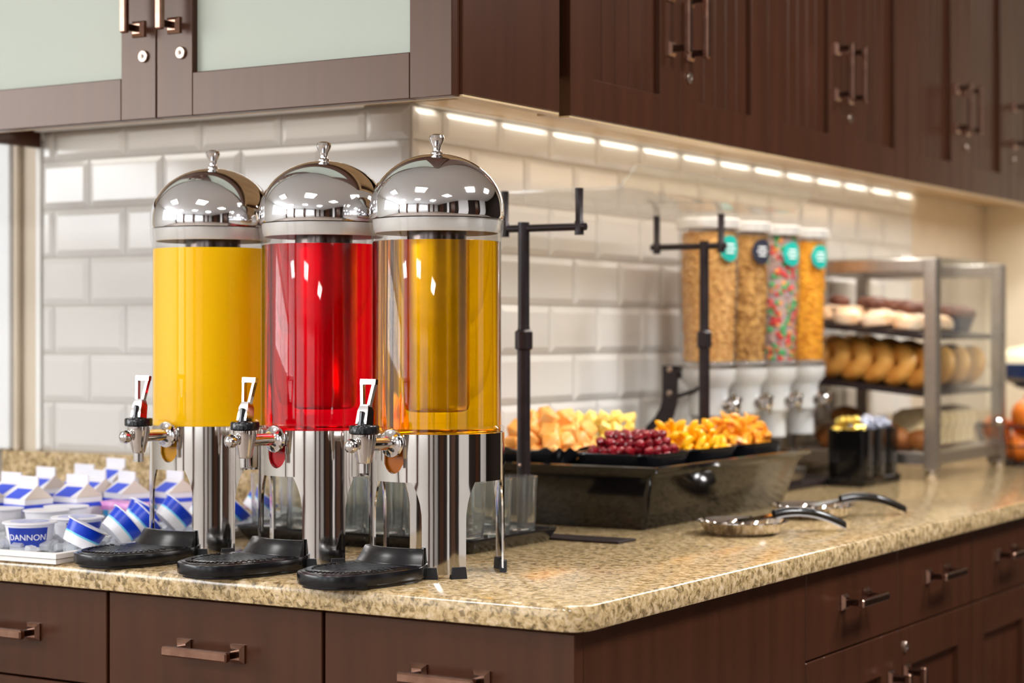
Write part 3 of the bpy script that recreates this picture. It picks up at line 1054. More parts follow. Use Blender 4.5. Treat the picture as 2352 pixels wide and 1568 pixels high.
# ------------------------------------------------------------------ tumblers on their black tray
g = G()
def rect(x0, x1, y0, y1, rr=0.012, n=4):
    pts = []
    for cx_, cy_, a in ((x1 - rr, y0 + rr, -pi / 2), (x1 - rr, y1 - rr, 0), (x0 + rr, y1 - rr, pi / 2), (x0 + rr, y0 + rr, pi)):
        for i in range(n + 1):
            t = a + (pi / 2) * i / n
            pts.append((cx_ + rr * cos(t), cy_ + rr * sin(t)))
    return pts


def tray(g, x0, x1, y0, y1, h, fl, wall=0.004, floor=0.004, mi=0, lip=0.0, rr=0.012):
    """Open rectangular tray with flared sides; outer and inner skins lofted in one loop."""
    def R(d, z):
        return [(px, py, z) for px, py in rect(x0 - d, x1 + d, y0 - d, y1 + d, rr)]
    g.loft([R(-0.001, 0), R(0, 0.001), R(fl, h - 0.004), R(fl + lip, h - 0.003), R(fl + lip, h), R(fl - wall * 0.5, h), R(fl - wall, h - 0.002), R(-wall, floor), R(-wall - 0.002, floor)], cap0=True, cap1=True, mi=mi)


tray(g, -0.850, -0.418, 0.408, 0.640, 0.022, 0.010)
tag(g.obj('serving_tray', 'blackplastic', loc=(0, 0, ZC)), 'long black tray holding clear tumblers behind the dispensers', 'tray')


def tumbler_mesh():
    g = G()
    fl = lambda a, z: 1 + (0.022 * max(0.0, min(1.0, (0.060 - z) / 0.02)) * abs(sin(5 * a)) if z < 0.07 else 0)
    zs = [0.002, 0.012, 0.024, 0.036, 0.048, 0.058, 0.066, 0.080, 0.094]
    outer = [(0.024, 0.0)] + [(0.0272 + 0.0055 * z / 0.1, z) for z in zs] + [(0.0327, 0.0995)]
    inner = [(0.0310, 0.0998), (0.0303, 0.094), (0.0293, 0.066), (0.0274, 0.030), (0.0255, 0.018), (0.018, 0.0155), (0.0, 0.015)]
    g.lathe([(0.0, 0.0015)] + outer, 40, cap0=False, cap1=False, flute=fl)
    g.lathe([outer[-1]] + inner, 40, cap0=False, cap1=False)
    return g.mesh('tumbler', 'glass', smooth=30)


ORD = ['first', 'second', 'third', 'fourth', 'fifth', 'sixth']
tm = tumbler_mesh()
for k in range(6):
    for j in range(3):
        o = link('tumbler', tm, None, (-0.4535 - 0.0745 * k + random.uniform(-.001, .001), 0.4465 + 0.0755 * j + random.uniform(-.001, .001), ZC + 0.0042), (0, 0, random.uniform(0, 6)))
        tag(o, 'clear tumbler on the black tray, %s from the fruit bin end in the %s row' % (ORD[k], ('front', 'middle', 'rear')[j]), 'glass', 'clear tumblers on the black tray')

# ------------------------------------------------------------------ white tray with yogurts, milk and ice
BX0, BX1, BY0, BY1 = -1.55, -0.856, 0.010, 0.620
root = thing('chilled_tray', 'wide white rimmed tray full of yogurts and milk cartons', 'tray')
g = G()
o4 = [(BX0, -0.040), (-0.846, -0.010), (-0.884, BY1), (BX0, BY1)]
def quad(d, z):
    c = [(o4[0][0] + d, o4[0][1] + d), (o4[1][0] - d, o4[1][1] + d), (o4[2][0] - d, o4[2][1] - d), (o4[3][0] + d, o4[3][1] - d)]
    return [(a, b, z) for a, b in c]
g.loft([quad(0.004, 0), quad(0.003, 0.0008), quad(0.003, 0.0072), quad(0.0045, 0.0078), quad(0.0, 0.0084), quad(0.0, 0.0150), quad(0.0015, 0.0160), quad(0.008, 0.0160), quad(0.011, 0.0045), quad(0.013, 0.0040)])
g.obj('pan', 'white_plastic', root)
g = G()
rnd = random.Random(3)
for i in range(620):
    x, y = rnd.uniform(BX0 + 0.03, BX1 - 0.035), rnd.uniform(BY0 + 0.025, BY1 - 0.03)
    s = rnd.uniform(0.006, 0.011)
    g.box(-s, s, -s, s, -s * .7, s * .7, s * 0.25, X=T(x, y, rnd.uniform(0.009, 0.014)) @ Rz(rnd.uniform(0, 6)) @ Rx(rnd.uniform(-.8, .8)))
tag(g.obj('crushed_ice', 'ice', loc=(0, 0, ZC)), 'bed of crushed ice under the yogurts in the white tray', 'ice', kind='stuff')


def yogurt(kind):
    """kind 'blue': blue band under the rim; 'label': white cup with navy label."""
    r = thing('yogurt_cup', '', 'yogurt')
    H = 0.041
    K = 0.041 / 0.056
    body = G()
    rad = lambda z: 0.0300 + (0.0370 - 0.0300) * min(1.0, z / H)
    lv = [0.0, 0.0015, 0.018, 0.023, 0.0275, 0.034, 0.046, 0.054] if kind == 'blue' else [0.0, 0.0015, 0.010, 0.022, 0.034, 0.044, 0.050, 0.054]
    lv = [q * K for q in lv]
    for i in range(len(lv) - 1):
        z0, z1 = lv[i], lv[i + 1]
        mi = 0
        if kind == 'blue':
            mi = {3: 3, 4: 1, 5: 1, 6: 1}.get(i, 0)
        body.lathe([(rad(z0), z0), (rad(z1), z1)], 36, mi=mi, cap0=(i == 0), cap1=False)
    body.lathe([(rad(lv[-1]), lv[-1]), (0.0405, H - 0.0015), (0.0408, H - 0.0004), (0.040, H + 0.0002), (0.0, H + 0.0002)], 36, mi=0, cap0=False, cap1=False)
    body.obj('cup', ['cup_white', 'cup_blue', 'fruitprint', 'cyan'], r)
    g = G(); g.lathe([(0.0, H + 0.0003), (0.036, H + 0.0003), (0.0398, H + 0.0003), (0.0398, H + 0.0008), (0.036, H + 0.0010), (0.0, H + 0.0010)], 36, cap0=False, cap1=False)
    lid = g.obj('foil_lid', 'cup_white', r)
    g = G()
    if kind == 'blue':
        g.lathe([(0.022, H + 0.0011), (0.031, H + 0.0011), (0.031, H + 0.0013), (0.022, H + 0.0013)], 36, cap0=False, cap1=False, loop=True)
        g.box(-0.021, 0.021, -0.006, 0.006, H + 0.0011, H + 0.0013)
    else:
        g.lathe([(0.0, H + 0.0011), (0.029, H + 0.0011), (0.029, H + 0.0013), (0.0, H + 0.0013)], 30, cap0=False, cap1=False)
    g.obj('lid_print', 'foil', lid)
    if kind == 'label':
        g = G()
        rings = []
        for i in range(15):
            a = -pi / 2 + radians(-52 + 104 * i / 14)
            rings.append([((rad(z) + e) * cos(a), (rad(z) + e) * sin(a), z) for z, e in ((0.006, 0.0002), (0.006, 0.0006), (0.035, 0.0006), (0.035, 0.0002))])
        g.loft(rings)
        lb = g.obj('label_band', 'cup_navy', r)
        # brand lettering as seen on the cup
        cu = bpy.data.curves.new('lettering', 'FONT')
        cu.body = 'DANNON'
        cu.size = 0.0125
        cu.extrude = 0.0002
        cu.align_x = 'CENTER'
        tmp = bpy.data.objects.new('lettering_source', cu)
        COL.objects.link(tmp)
        bpy.context.view_layer.update()
        me = bpy.data.meshes.new_from_object(tmp)
        bpy.data.objects.remove(tmp)
        for v in me.vertices:                        # wrap around the cup
            z = 0.0165 + v.co.y
            a = -pi / 2 + v.co.x / 0.0335
            rr = rad(z) + 0.0008 + v.co.z
            v.co = (rr * cos(a), rr * sin(a), z)
        me.materials.clear()
        me.materials.append(M['cup_white'])
        t = bpy.data.objects.new('lettering', me)
        COL.objects.link(t)
        t.parent = lb
    return r


def place(o, x, y, z, axis_dir, tilt, spin=0.0, size=1.0):
    """Tilt the cup's mouth towards axis_dir (world angle) by tilt."""
    d = Vector((cos(axis_dir), sin(axis_dir), 0))
    ax = Vector((0, 0, 1)).cross(d)
    q = Matrix.Rotation(tilt, 4, ax) @ Rz(spin)
    o.rotation_euler = q.to_euler()
    o.location = (x, y, ZC + z)
    o.scale = (size, size, size)


RD = radians(31.57)               # direction of picture-right along the counter top
yb = yogurt('blue')
yl = yogurt('label')
FACE = radians(38)                # label turned to the customers
place(yl, -0.990, 0.082, 0.0055, 0, 0.0, FACE)
yl['label'] = 'white yogurt cup with a navy lettered label at the tray front'
yl2 = dup(yl, (0, 0, 0), label='white yogurt cup with navy label just behind the front lettered one')
place(yl2, -0.985, 0.176, 0.0055, 0, 0.0, FACE + 0.55)
yl3 = dup(yl, (0, 0, 0), label='white yogurt cup with navy label leaning at the outer end of the tray')
place(yl3, -1.135, 0.105, 0.014, RD + 2.6, 0.28, FACE + 0.3)
place(yb, -0.893, 0.082, 0.0165, RD + 0.30, 0.48, -1.0, 0.8)
yb['label'] = 'blue banded yogurt cup slumped beside the front lettered cup'
more = [(-0.905, 0.168, 0.030, RD + 0.45, 0.86, 'blue banded yogurt cup tipped on its side behind the slumped one'),
        (-0.950, 0.262, 0.026, RD + 0.40, 0.85, 'blue banded yogurt cup half hidden between two tipped cups'),
        (-0.915, 0.300, 0.038, RD + 0.45, 0.80, 'blue banded yogurt cup raised highest behind the first drip tray'),
        (-0.925, 0.385, 0.030, RD + 0.40, 0.80, 'blue banded yogurt cup behind the steel leg of the first dispenser'),
        (-0.935, 0.462, 0.030, RD + 0.30, 0.75, 'blue banded yogurt cup next to the tumbler tray corner'),
        (-0.940, 0.545, 0.034, RD + 0.30, 0.72, 'blue banded yogurt cup seen through the tumblers'),
        (-1.020, 0.345, 0.022, RD + 0.6, 0.60, 'blue banded yogurt cup lying in front of the pink packets')]
for x, y, z, a, t, lb in more:
    place(dup(yb, (0, 0, 0), label=lb), x, y, z * 0.8, a, t, random.uniform(-1.5, 0.3), 0.8)
# plain white small cups
g = G(); g.lathe([(0.026, 0.0), (0.0335, 0.038), (0.0365, 0.0385), (0.0365, 0.040), (0.0, 0.0405)], 30, cap1=False)
wc = tag(g.obj('yogurt_cup', 'cup_white', loc=(-1.19, 0.215, ZC + 0.008)), 'plain white yogurt cup in front of the milk cartons', 'yogurt', 'plain white yogurt cups')
for x, y in ((-1.105, 0.230), (-1.270, 0.190), (-1.130, 0.300)):
    dup(wc, (x, y, ZC + 0.008))
o_ = wc


# milk cartons with gable tops
def milk():
    r = thing('milk_carton', '', 'milk carton')
    s, h, p = 0.0285, 0.052, 0.022
    g = G()
    g.box(-s, s, -s, s, 0, h, 0.0012)
    g.obj('carton_body', 'carton', r)
    g = G()                        # sloping roof panels (along local X) and folded ends
    a = 0.0016
    vs = [(-s, -s, h), (s, -s, h), (s, s, h), (-s, s, h), (-s + 0.004, 0, h + p), (s - 0.004, 0, h + p)]
    g.add(vs, [(0, 1, 5, 4), (2, 3, 4, 5)], 0)
    g.add(vs, [(1, 2, 5), (3, 0, 4)], 1)
    g.obj('gable', ['carton', 'carton_end'], r, smooth=0)
    g = G(); g.box(-s + 0.002, s - 0.002, -a, a, h + p - 0.001, h + p + 0.014, 0.0006)
    g.obj('top_fin', 'carton', r)
    g = G()
    for q in (-1, 1):
        g.box(-s, s, q * (s + 0.0004) - 0.0003, q * (s + 0.0004) + 0.0003, h - 0.020, h - 0.009)
        g.box(q * (s + 0.0004) - 0.0003, q * (s + 0.0004) + 0.0003, -s, s, h - 0.016, h - 0.009)
    g.obj('blue_band', 'carton_blue', r)
    g = G()
    # blue printed patch on each roof panel, following its slope
    n1 = Vector((0, -p, s)).normalized()
    for q in (-1, 1):
        nn = Vector((0, q * p, s)).normalized() * 0.0008
        A = [Vector((-s * 0.9, q * s * 0.97, h + p * 0.03)), Vector((s * 0.45, q * s * 0.97, h + p * 0.03)), Vector((s * 0.80, q * s * 0.30, h + p * 0.70)), Vector((-s * 0.55, q * s * 0.30, h + p * 0.70))]
        B = [v + nn for v in A]
        g.add(A + B, [(0, 1, 2, 3), (4, 5, 6, 7), (0, 1, 5, 4), (1, 2, 6, 5), (2, 3, 7, 6), (3, 0, 4, 7)])
    g.obj('roof_print', 'carton_blue', r, smooth=0)
    g = G()
    for q in (-1, 1):
        g.box(-s * 0.98, -s * 0.45, q * (s + 0.0004) - 0.0004, q * (s + 0.0004) + 0.0004, h - 0.040, h - 0.021)
    g.obj('sky_patch', 'carton_sky', r)
    return r


mk = milk()
mk.location = (-1.205, 0.290, ZC + 0.006)
mk.rotation_euler = (0, 0, radians(-8))
mk['label'] = 'white and blue milk carton in the front row, next to the outermost'
for x, y, a, lb in ((-1.285, 0.262, -12, 'white and blue milk carton at the outer end of the front row'),
                    (-1.165, 0.362, -4, 'white and blue milk carton third in the front row'),
                    (-1.148, 0.462, -16, 'white and blue milk carton beside the pink packets, second from the row end'),
                    (-1.092, 0.520, -18, 'white and blue milk carton nearest the dispensers at the row end'),
                    (-1.215, 0.460, -12, 'white and blue milk carton with its fold turned behind the front row'),
                    (-1.300, 0.345, -6, 'white and blue milk carton behind the outermost front carton'),
                    (-1.255, 0.550, -10, 'white and blue milk carton close to the granite backsplash, tallest in view'),
                    (-1.345, 0.470, -8, 'white and blue milk carton at the back outer corner of the tray'),
                    (-1.340, 0.560, -6, 'white and blue milk carton against the backsplash at the outer end')):
    c = dup(mk, (x, y, ZC + (0.020 if 'tallest' in lb else 0.006)), (0, 0, radians(a)), lb)

# pink wrapped packets
g = G()
g.loft([[(-0.040, -0.022, 0.002), (0.040, -0.022, 0.002), (0.040, 0.022, 0.002), (-0.040, 0.022, 0.002)],
        [(-0.034, -0.024, 0.009), (0.034, -0.024, 0.009), (0.034, 0.024, 0.009), (-0.034, 0.024, 0.009)],
        [(-0.040, -0.021, 0.015), (0.040, -0.021, 0.015), (0.040, 0.021, 0.015), (-0.040, 0.021, 0.015)]])
pk = thing('snack_packet', 'flat pink wrapped packet in front of the two end milk cartons', 'packet', (-1.060, 0.415, ZC + 0.018), 0.5)
g.obj('wrapper', 'pinkwrap', pk)
g = G(); g.box(0.008, 0.028, -0.012, 0.012, 0.0150, 0.0156, 0.0002); g.obj('print_patch', 'orangeprint', pk)
for x, y, z, a, lb in ((-1.085, 0.395, 0.034, 0.2, 'pink wrapped packet lying on top of another pink packet'),
                       (-1.015, 0.455, 0.018, 1.0, 'pink wrapped packet turned lengthwise beside the end milk carton'),
                       (-1.010, 0.545, 0.020, 0.3, 'pink wrapped packet near the backsplash behind the tipped yogurts')):
    dup(pk, (x, y, ZC + z), (0.0, 0.05, a), lb)

# ------------------------------------------------------------------ sneeze guard: two stands and a clear shelf
def stand(y, x, flip, label, zb=0.0):
    r = thing('sneeze_guard_stand', label, 'stand', (x, y, ZC), 0, 'sneeze guard stands')
    s = -1 if flip else 1
    g = G(); g.box(*((-0.05, 0.19, -0.03, 0.03) if not flip else (-0.140, 0.011, -0.045, 0.030)), zb, zb + 0.004, 0.001); g.obj('foot_plate', 'blackmetal', r)
    g = G(); g.lathe([(0.0108, zb + 0.004), (0.0108, 0.300), (0.0145, 0.303), (0.0145, 0.330), (0.0100, 0.334), (0.0095, 0.340), (0.0095, 0.507), (0.0, 0.507)], 20, cap1=False)
    g.obj('pole', 'blackmetal', r)
    a, b = (0.103, -0.036)
    g = G(); g.tube([(s * (a + 0.012), 0, 0.497), (s * a, 0, 0.497), (s * b, 0, 0.497), (s * (b - 0.010), 0, 0.497)], 0.0062, 12); g.obj('arm', 'blackmetal', r)
    for q in (a, b):
        g = G(); g.lathe([(0.0075, 0.484), (0.0075, 0.505), (0.0062, 0.507), (0.0068, 0.5585), (0.0, 0.5585)], 16, X=T(s * q, 0, 0), cap1=False)
        g.obj('upright', 'blackmetal', r)
    g = G(); g.lathe([(0.003, 0.0), (0.003, 0.002), (0.0, 0.003)], 10, X=T(0, -0.0105, 0.115) @ Rx(pi / 2), cap1=False); g.obj('screw', 'nickel', r)
    return r


stand(0.677, -0.490, False, 'dark metal sneeze guard stand between tumbler tray and fruit')
stand(1.390, -0.514, True, 'dark metal sneeze guard stand in front of the cereal canisters', 0.0545)
g = G()
sec = [(-0.655, 0.5590), (-0.352, 0.5590), (-0.345, 0.5605), (-0.316, 0.5945), (-0.3115, 0.5915), (-0.3405, 0.5565), (-0.350, 0.5535)]
sec = [(-0.655, 0.5640), (-0.351, 0.5640), (-0.345, 0.5660), (-0.316, 0.5975), (-0.3120, 0.5945), (-0.3410, 0.5615), (-0.350, 0.5588), (-0.655, 0.5588)]
g.loft([[(x, 0.735, z) for x, z in sec], [(x, 1.445, z) for x, z in sec]])
tag(g.obj('sneeze_guard_shelf', 'guard', loc=(0, 0, ZC), smooth=20), 'clear sneeze guard shelf with upturned lip above the fruit', 'sneeze guard')
# ------------------------------------------------------------------ fruit display
g = G()
def R4(x0, x1, y0, y1, z, rr=0.010):
    return [(a, b, z) for a, b in rect(x0, x1, y0, y1, rr, 3)]
g.loft([R4(-0.672, -0.367, 0.861, 1.425, 0.0), R4(-0.674, -0.365, 0.859, 1.427, 0.002), R4(-0.690, -0.350, 0.848, 1.478, 0.088),
        R4(-0.703, -0.334, 0.838, 1.495, 0.097), R4(-0.704, -0.332, 0.836, 1.497, 0.105), R4(-0.700, -0.337, 0.842, 1.492, 0.107),
        R4(-0.686, -0.354, 0.856, 1.474, 0.098), R4(-0.674, -0.368, 0.866, 1.440, 0.055), R4(-0.670, -0.372, 0.870, 1.436, 0.054)])
tag(g.obj('display_bin', 'blackgloss', loc=(0, 0, ZC)), 'glossy black flared bin carrying the fruit trays', 'bin')

BW = 0.160
CELLS = {}
for j, (y0, y1) in enumerate(((0.868, 1.052), (1.060, 1.244), (1.252, 1.450))):
    for i, (x0, x1) in enumerate(((-0.682, -0.526), (-0.518, -0.362))):
        CELLS[(i, j)] = (x0 if (i, j) != (1, 2) else -0.498, x1, y0, y1)
del CELLS[(0, 2)]
NAMES = {(0, 0): 'black fluted bowl under the cantaloupe chunks', (1, 0): 'black fruit bowl under the dark red berries',
         (0, 1): 'black fruit bowl under the pineapple chunks', (1, 1): 'black fruit bowl under the mandarin segments',
         (1, 2): 'black fruit bowl under the peach slices'}
for key, (x0, x1, y0, y1) in CELLS.items():
    g = G()
    n = 72
    cxm, cym, hx, hy = (x0 + x1) / 2, (y0 + y1) / 2, (x1 - x0) / 2, (y1 - y0) / 2
    def ring(s, z, wav=0.0):
        pts = []
        for k in range(n):
            t = 2 * pi * k / n
            ex = 0.42
            px = math.copysign(abs(cos(t)) ** ex, cos(t)); py = math.copysign(abs(sin(t)) ** ex, sin(t))
            pts.append((cxm + hx * s * px, cym + hy * s * py, z + wav * 0.5 * (1 + cos(14 * t))))
        return pts
    wv = 0.007 if key == (0, 0) else 0.0
    zt = 0.125
    g.loft([ring(0.72, 0.0572), ring(0.86, 0.062), ring(0.93, 0.108), ring(1.0, zt - 0.003, wv), ring(0.995, zt, wv), ring(0.95, zt - 0.001, wv), ring(0.90, 0.112), ring(0.86, 0.104), ring(0.70, 0.1025)])
    tag(g.obj('fruit_bowl', 'blackplastic', loc=(0, 0, ZC)), NAMES[key], 'bowl')


def lump(kind, rn):
    g = G()
    if kind == 'chunk':
        a, b, c = 0.0165, 0.0150, 0.0135
        vs = []
        base = []
        for sx in (-1, 1):
            for sy in (-1, 1):
                for sz in (-1, 1):
                    base.append((sx * a * rn.uniform(.75, 1.1), sy * b * rn.uniform(.75, 1.1), sz * c * rn.uniform(.7, 1.1)))
        # corner-cut box so that it reads as a soft knife-cut chunk
        g.box(-a, a, -b, b, -c, c, 0.0042)
        for p in g.v:
            p.x *= 1 + 0.18 * math.sin(37 * p.y + rn.random() * .4); p.z *= 1 + 0.2 * math.sin(51 * p.x + 1)
    elif kind == 'wedge':
        w = 0.010
        pts = []
        for i in range(7):
            t = radians(-32 + 64 * i / 6)
            pts.append((0.026 * cos(t) - 0.016, 0.026 * sin(t)))
        pts.append((-0.010, 0.004)); pts.append((-0.010, -0.004))
        g.prism(pts, -w * .8, w * .8, 0.0025)
    elif kind == 'berry':
        g.ball(0.0086, n=9, m=6, s=(1.18, 0.92, 0.85))
        for p in g.v:
            p *= 1 + rn.uniform(-.13, .13)
    elif kind == 'segment':
        rings = []
        for i in range(8):
            t = radians(-70 + 140 * i / 7)
            k = cos(t * 1.15) ** 0.7 if cos(t * 1.15) > 0 else 0.05
            cx_, cz_ = 0.0125 * cos(t) - 0.006, 0.0150 * sin(t)
            ring_ = []
            for m_ in range(7):
                u = 2 * pi * m_ / 7
                ring_.append((cx_ + 0.0075 * k * cos(u) * cos(t), 0.0068 * k * sin(u), cz_ + 0.0075 * k * cos(u) * sin(t)))
            rings.append(ring_)
        g.loft(rings)
    elif kind == 'slice':
        rings = []
        for i in range(8):
            t = radians(-75 + 150 * i / 7)
            k = max(0.12, cos(t * 1.1))
            cx_, cz_ = 0.019 * cos(t) - 0.012, 0.019 * sin(t)
            rings.append([(cx_ - 0.008 * k * cos(t), 0.0, cz_ - 0.008 * k * sin(t)), (cx_, -0.0078 * k, cz_), (cx_ + 0.006 * k * cos(t), -0.0045 * k, cz_ + 0.006 * k * sin(t)),
                          (cx_ + 0.006 * k * cos(t), 0.0045 * k, cz_ + 0.006 * k * sin(t)), (cx_, 0.0078 * k, cz_)])
        g.loft(rings)
    return g


def heap(cell, kind, name, m, label, cat, group, pitch, dz, peak, seed, smooth=40):
    """A mound of single pieces: hexagonal layers that shrink towards the top."""
    rn = random.Random(seed)
    x0, x1, y0, y1 = CELLS[cell]
    meshes = [lump(kind, rn).mesh(name, m, smooth) for _ in range(4)]
    cxm, cym = (x0 + x1) / 2, (y0 + y1) / 2
    layer, z, cnt = 0, 0.117, 0
    while z < peak + 0.001:
        f = 1.0 - (z - 0.117) / (peak - 0.117 + dz)
        hx, hy = ((x1 - x0) / 2 - 0.55 * pitch) * f ** 0.40, ((y1 - y0) / 2 - 0.55 * pitch) * f ** 0.40
        nx, ny = max(1, int(2 * hx / pitch)), max(1, int(2 * hy / (pitch * .9)))
        for i in range(nx):
            for j in range(ny):
                px = -hx + (i + 0.5) * 2 * hx / nx + (pitch * .25 if j % 2 else -pitch * .25)
                py = -hy + (j + 0.5) * 2 * hy / ny
                e = (abs(px) / hx) ** 3.2 + (abs(py) / hy) ** 3.2
                if e > 1.15:
                    continue
                hidden = layer > 0 and False
                o = link(name, rn.choice(meshes), None,
                         (cxm + px + rn.uniform(-.12, .12) * pitch, cym + py + rn.uniform(-.12, .12) * pitch, ZC + z + rn.uniform(-.1, .15) * dz),
                         (rn.uniform(-3.1, 3.1), rn.uniform(-.5, .5), rn.uniform(-3.1, 3.1)))
                tag(o, label, cat, group)
                cnt += 1
        z += dz
        layer += 1
    return cnt


heap((0, 0), 'chunk', 'cantaloupe_chunk', 'melon', 'pale orange cantaloupe chunk in the fluted black bowl', 'fruit', 'cantaloupe chunks in the fluted bowl', 0.030, 0.019, 0.182, 11)
heap((0, 1), 'wedge', 'pineapple_chunk', 'pine', 'pale yellow pineapple chunk in the bowl behind the berries', 'fruit', 'pineapple chunks behind the berries', 0.026, 0.018, 0.182, 12)
heap((1, 0), 'berry', 'red_berry', 'berry', 'dark red berry piled in the front corner bowl', 'fruit', 'dark red berries in the corner bowl', 0.0165, 0.0118, 0.160, 13)
heap((1, 1), 'segment', 'mandarin_segment', 'mandarin', 'bright yellow orange mandarin segment heaped beside the red berries', 'fruit', 'mandarin segments beside the berries', 0.0225, 0.0135, 0.158, 14)
heap((1, 2), 'slice', 'peach_slice', 'peach', 'golden orange peach slice heaped at the far end of the bin', 'fruit', 'peach slices at the far end', 0.0225, 0.0145, 0.162, 15)


# ------------------------------------------------------------------ steel rests with black handled spoons
def spoon_set(x, y, ang, lab1, lab2):
    g = G()
    g.lathe([(0.0, 0.0), (0.050, 0.0), (0.062, 0.006), (0.0735, 0.0205), (0.0755, 0.0215), (0.0755, 0.0228), (0.0730, 0.0228), (0.0605, 0.0085), (0.049, 0.0022), (0.0, 0.0020)], 48, cap0=False, cap1=False)
    tag(g.obj('spoon_rest', 'chrome', loc=(x, y, ZC)), lab1, 'dish')
    r = thing('serving_spoon', lab2, 'spoon', (x, y, ZC), ang)
    g = G()
    g.ball(0.030, (0, 0, 0), 20, 10, X=T(-0.030, 0, 0.0175) @ Matrix.Diagonal((1.25, 0.95, 0.42, 1)))
    keep = G()
    # shallow spoon bowl: lower half of a flattened ball, with thickness
    rings = []
    for q, dz in ((0.0, -0.0105), (0.4, -0.0095), (0.75, -0.006), (1.0, 0.0), (0.97, 0.0006), (0.72, -0.0045), (0.38, -0.008), (0.0, -0.009)):
        rings.append([(-0.030 + 0.036 * max(q, 1e-4) * cos(2 * pi * k / 24), 0.026 * max(q, 1e-4) * sin(2 * pi * k / 24), 0.0215 + dz) for k in range(24)])
    keep.loft(rings, False, False)
    # flared bright neck rising over the rim
    nk = []
    for xx, zz, ww, tt in ((-0.004, 0.0205, 0.022, 0.0012), (0.020, 0.0235, 0.017, 0.0014), (0.045, 0.0270, 0.012, 0.0018), (0.070, 0.0315, 0.0095, 0.0024), (0.090, 0.0350, 0.008, 0.003)):
        nk.append([(xx, -ww, zz - tt), (xx, ww, zz - tt), (xx, ww, zz + tt), (xx, -ww, zz + tt)])
    keep.loft(nk)
    keep.obj('bowl', 'chrome', r)
    path = [(0.055 + 0.128 * t, 0, 0.0315 + 0.006 * sin(pi * t ** 0.8) - 0.0215 * t ** 2.4) for t in [i / 14 for i in range(15)]]
    g = G()
    rings = []
    for i, (px, py, pz) in enumerate(path):
        w = 0.0085 + 0.0040 * sin(pi * i / 14)
        rings.append([(px, w * cos(2 * pi * k / 12), pz + 0.0068 * sin(2 * pi * k / 12)) for k in range(12)])
    g.loft(rings)
    g.obj('handle', 'blackplastic', r)
    g = G()
    rings = []
    for i, (px, py, pz) in enumerate(path):
        rings.append([(px, -0.0085, pz - 0.0085), (px, 0.0085, pz - 0.0085), (px, 0.0085, pz - 0.0058), (px, -0.0085, pz - 0.0058)])
    g.loft(rings)
    g.obj('handle_spine', 'chrome', r)


spoon_set(-0.204, 0.895, radians(48), 'round steel spoon rest nearer the counter corner', 'black handled steel spoon on the nearer spoon rest')
spoon_set(-0.222, 1.228, radians(48), 'round steel spoon rest farther along the granite', 'black handled steel spoon on the farther spoon rest')

# ------------------------------------------------------------------ cereal canisters on their bracket
CY = [1.545, 1.700, 1.855, 2.010]
CXX = -0.580


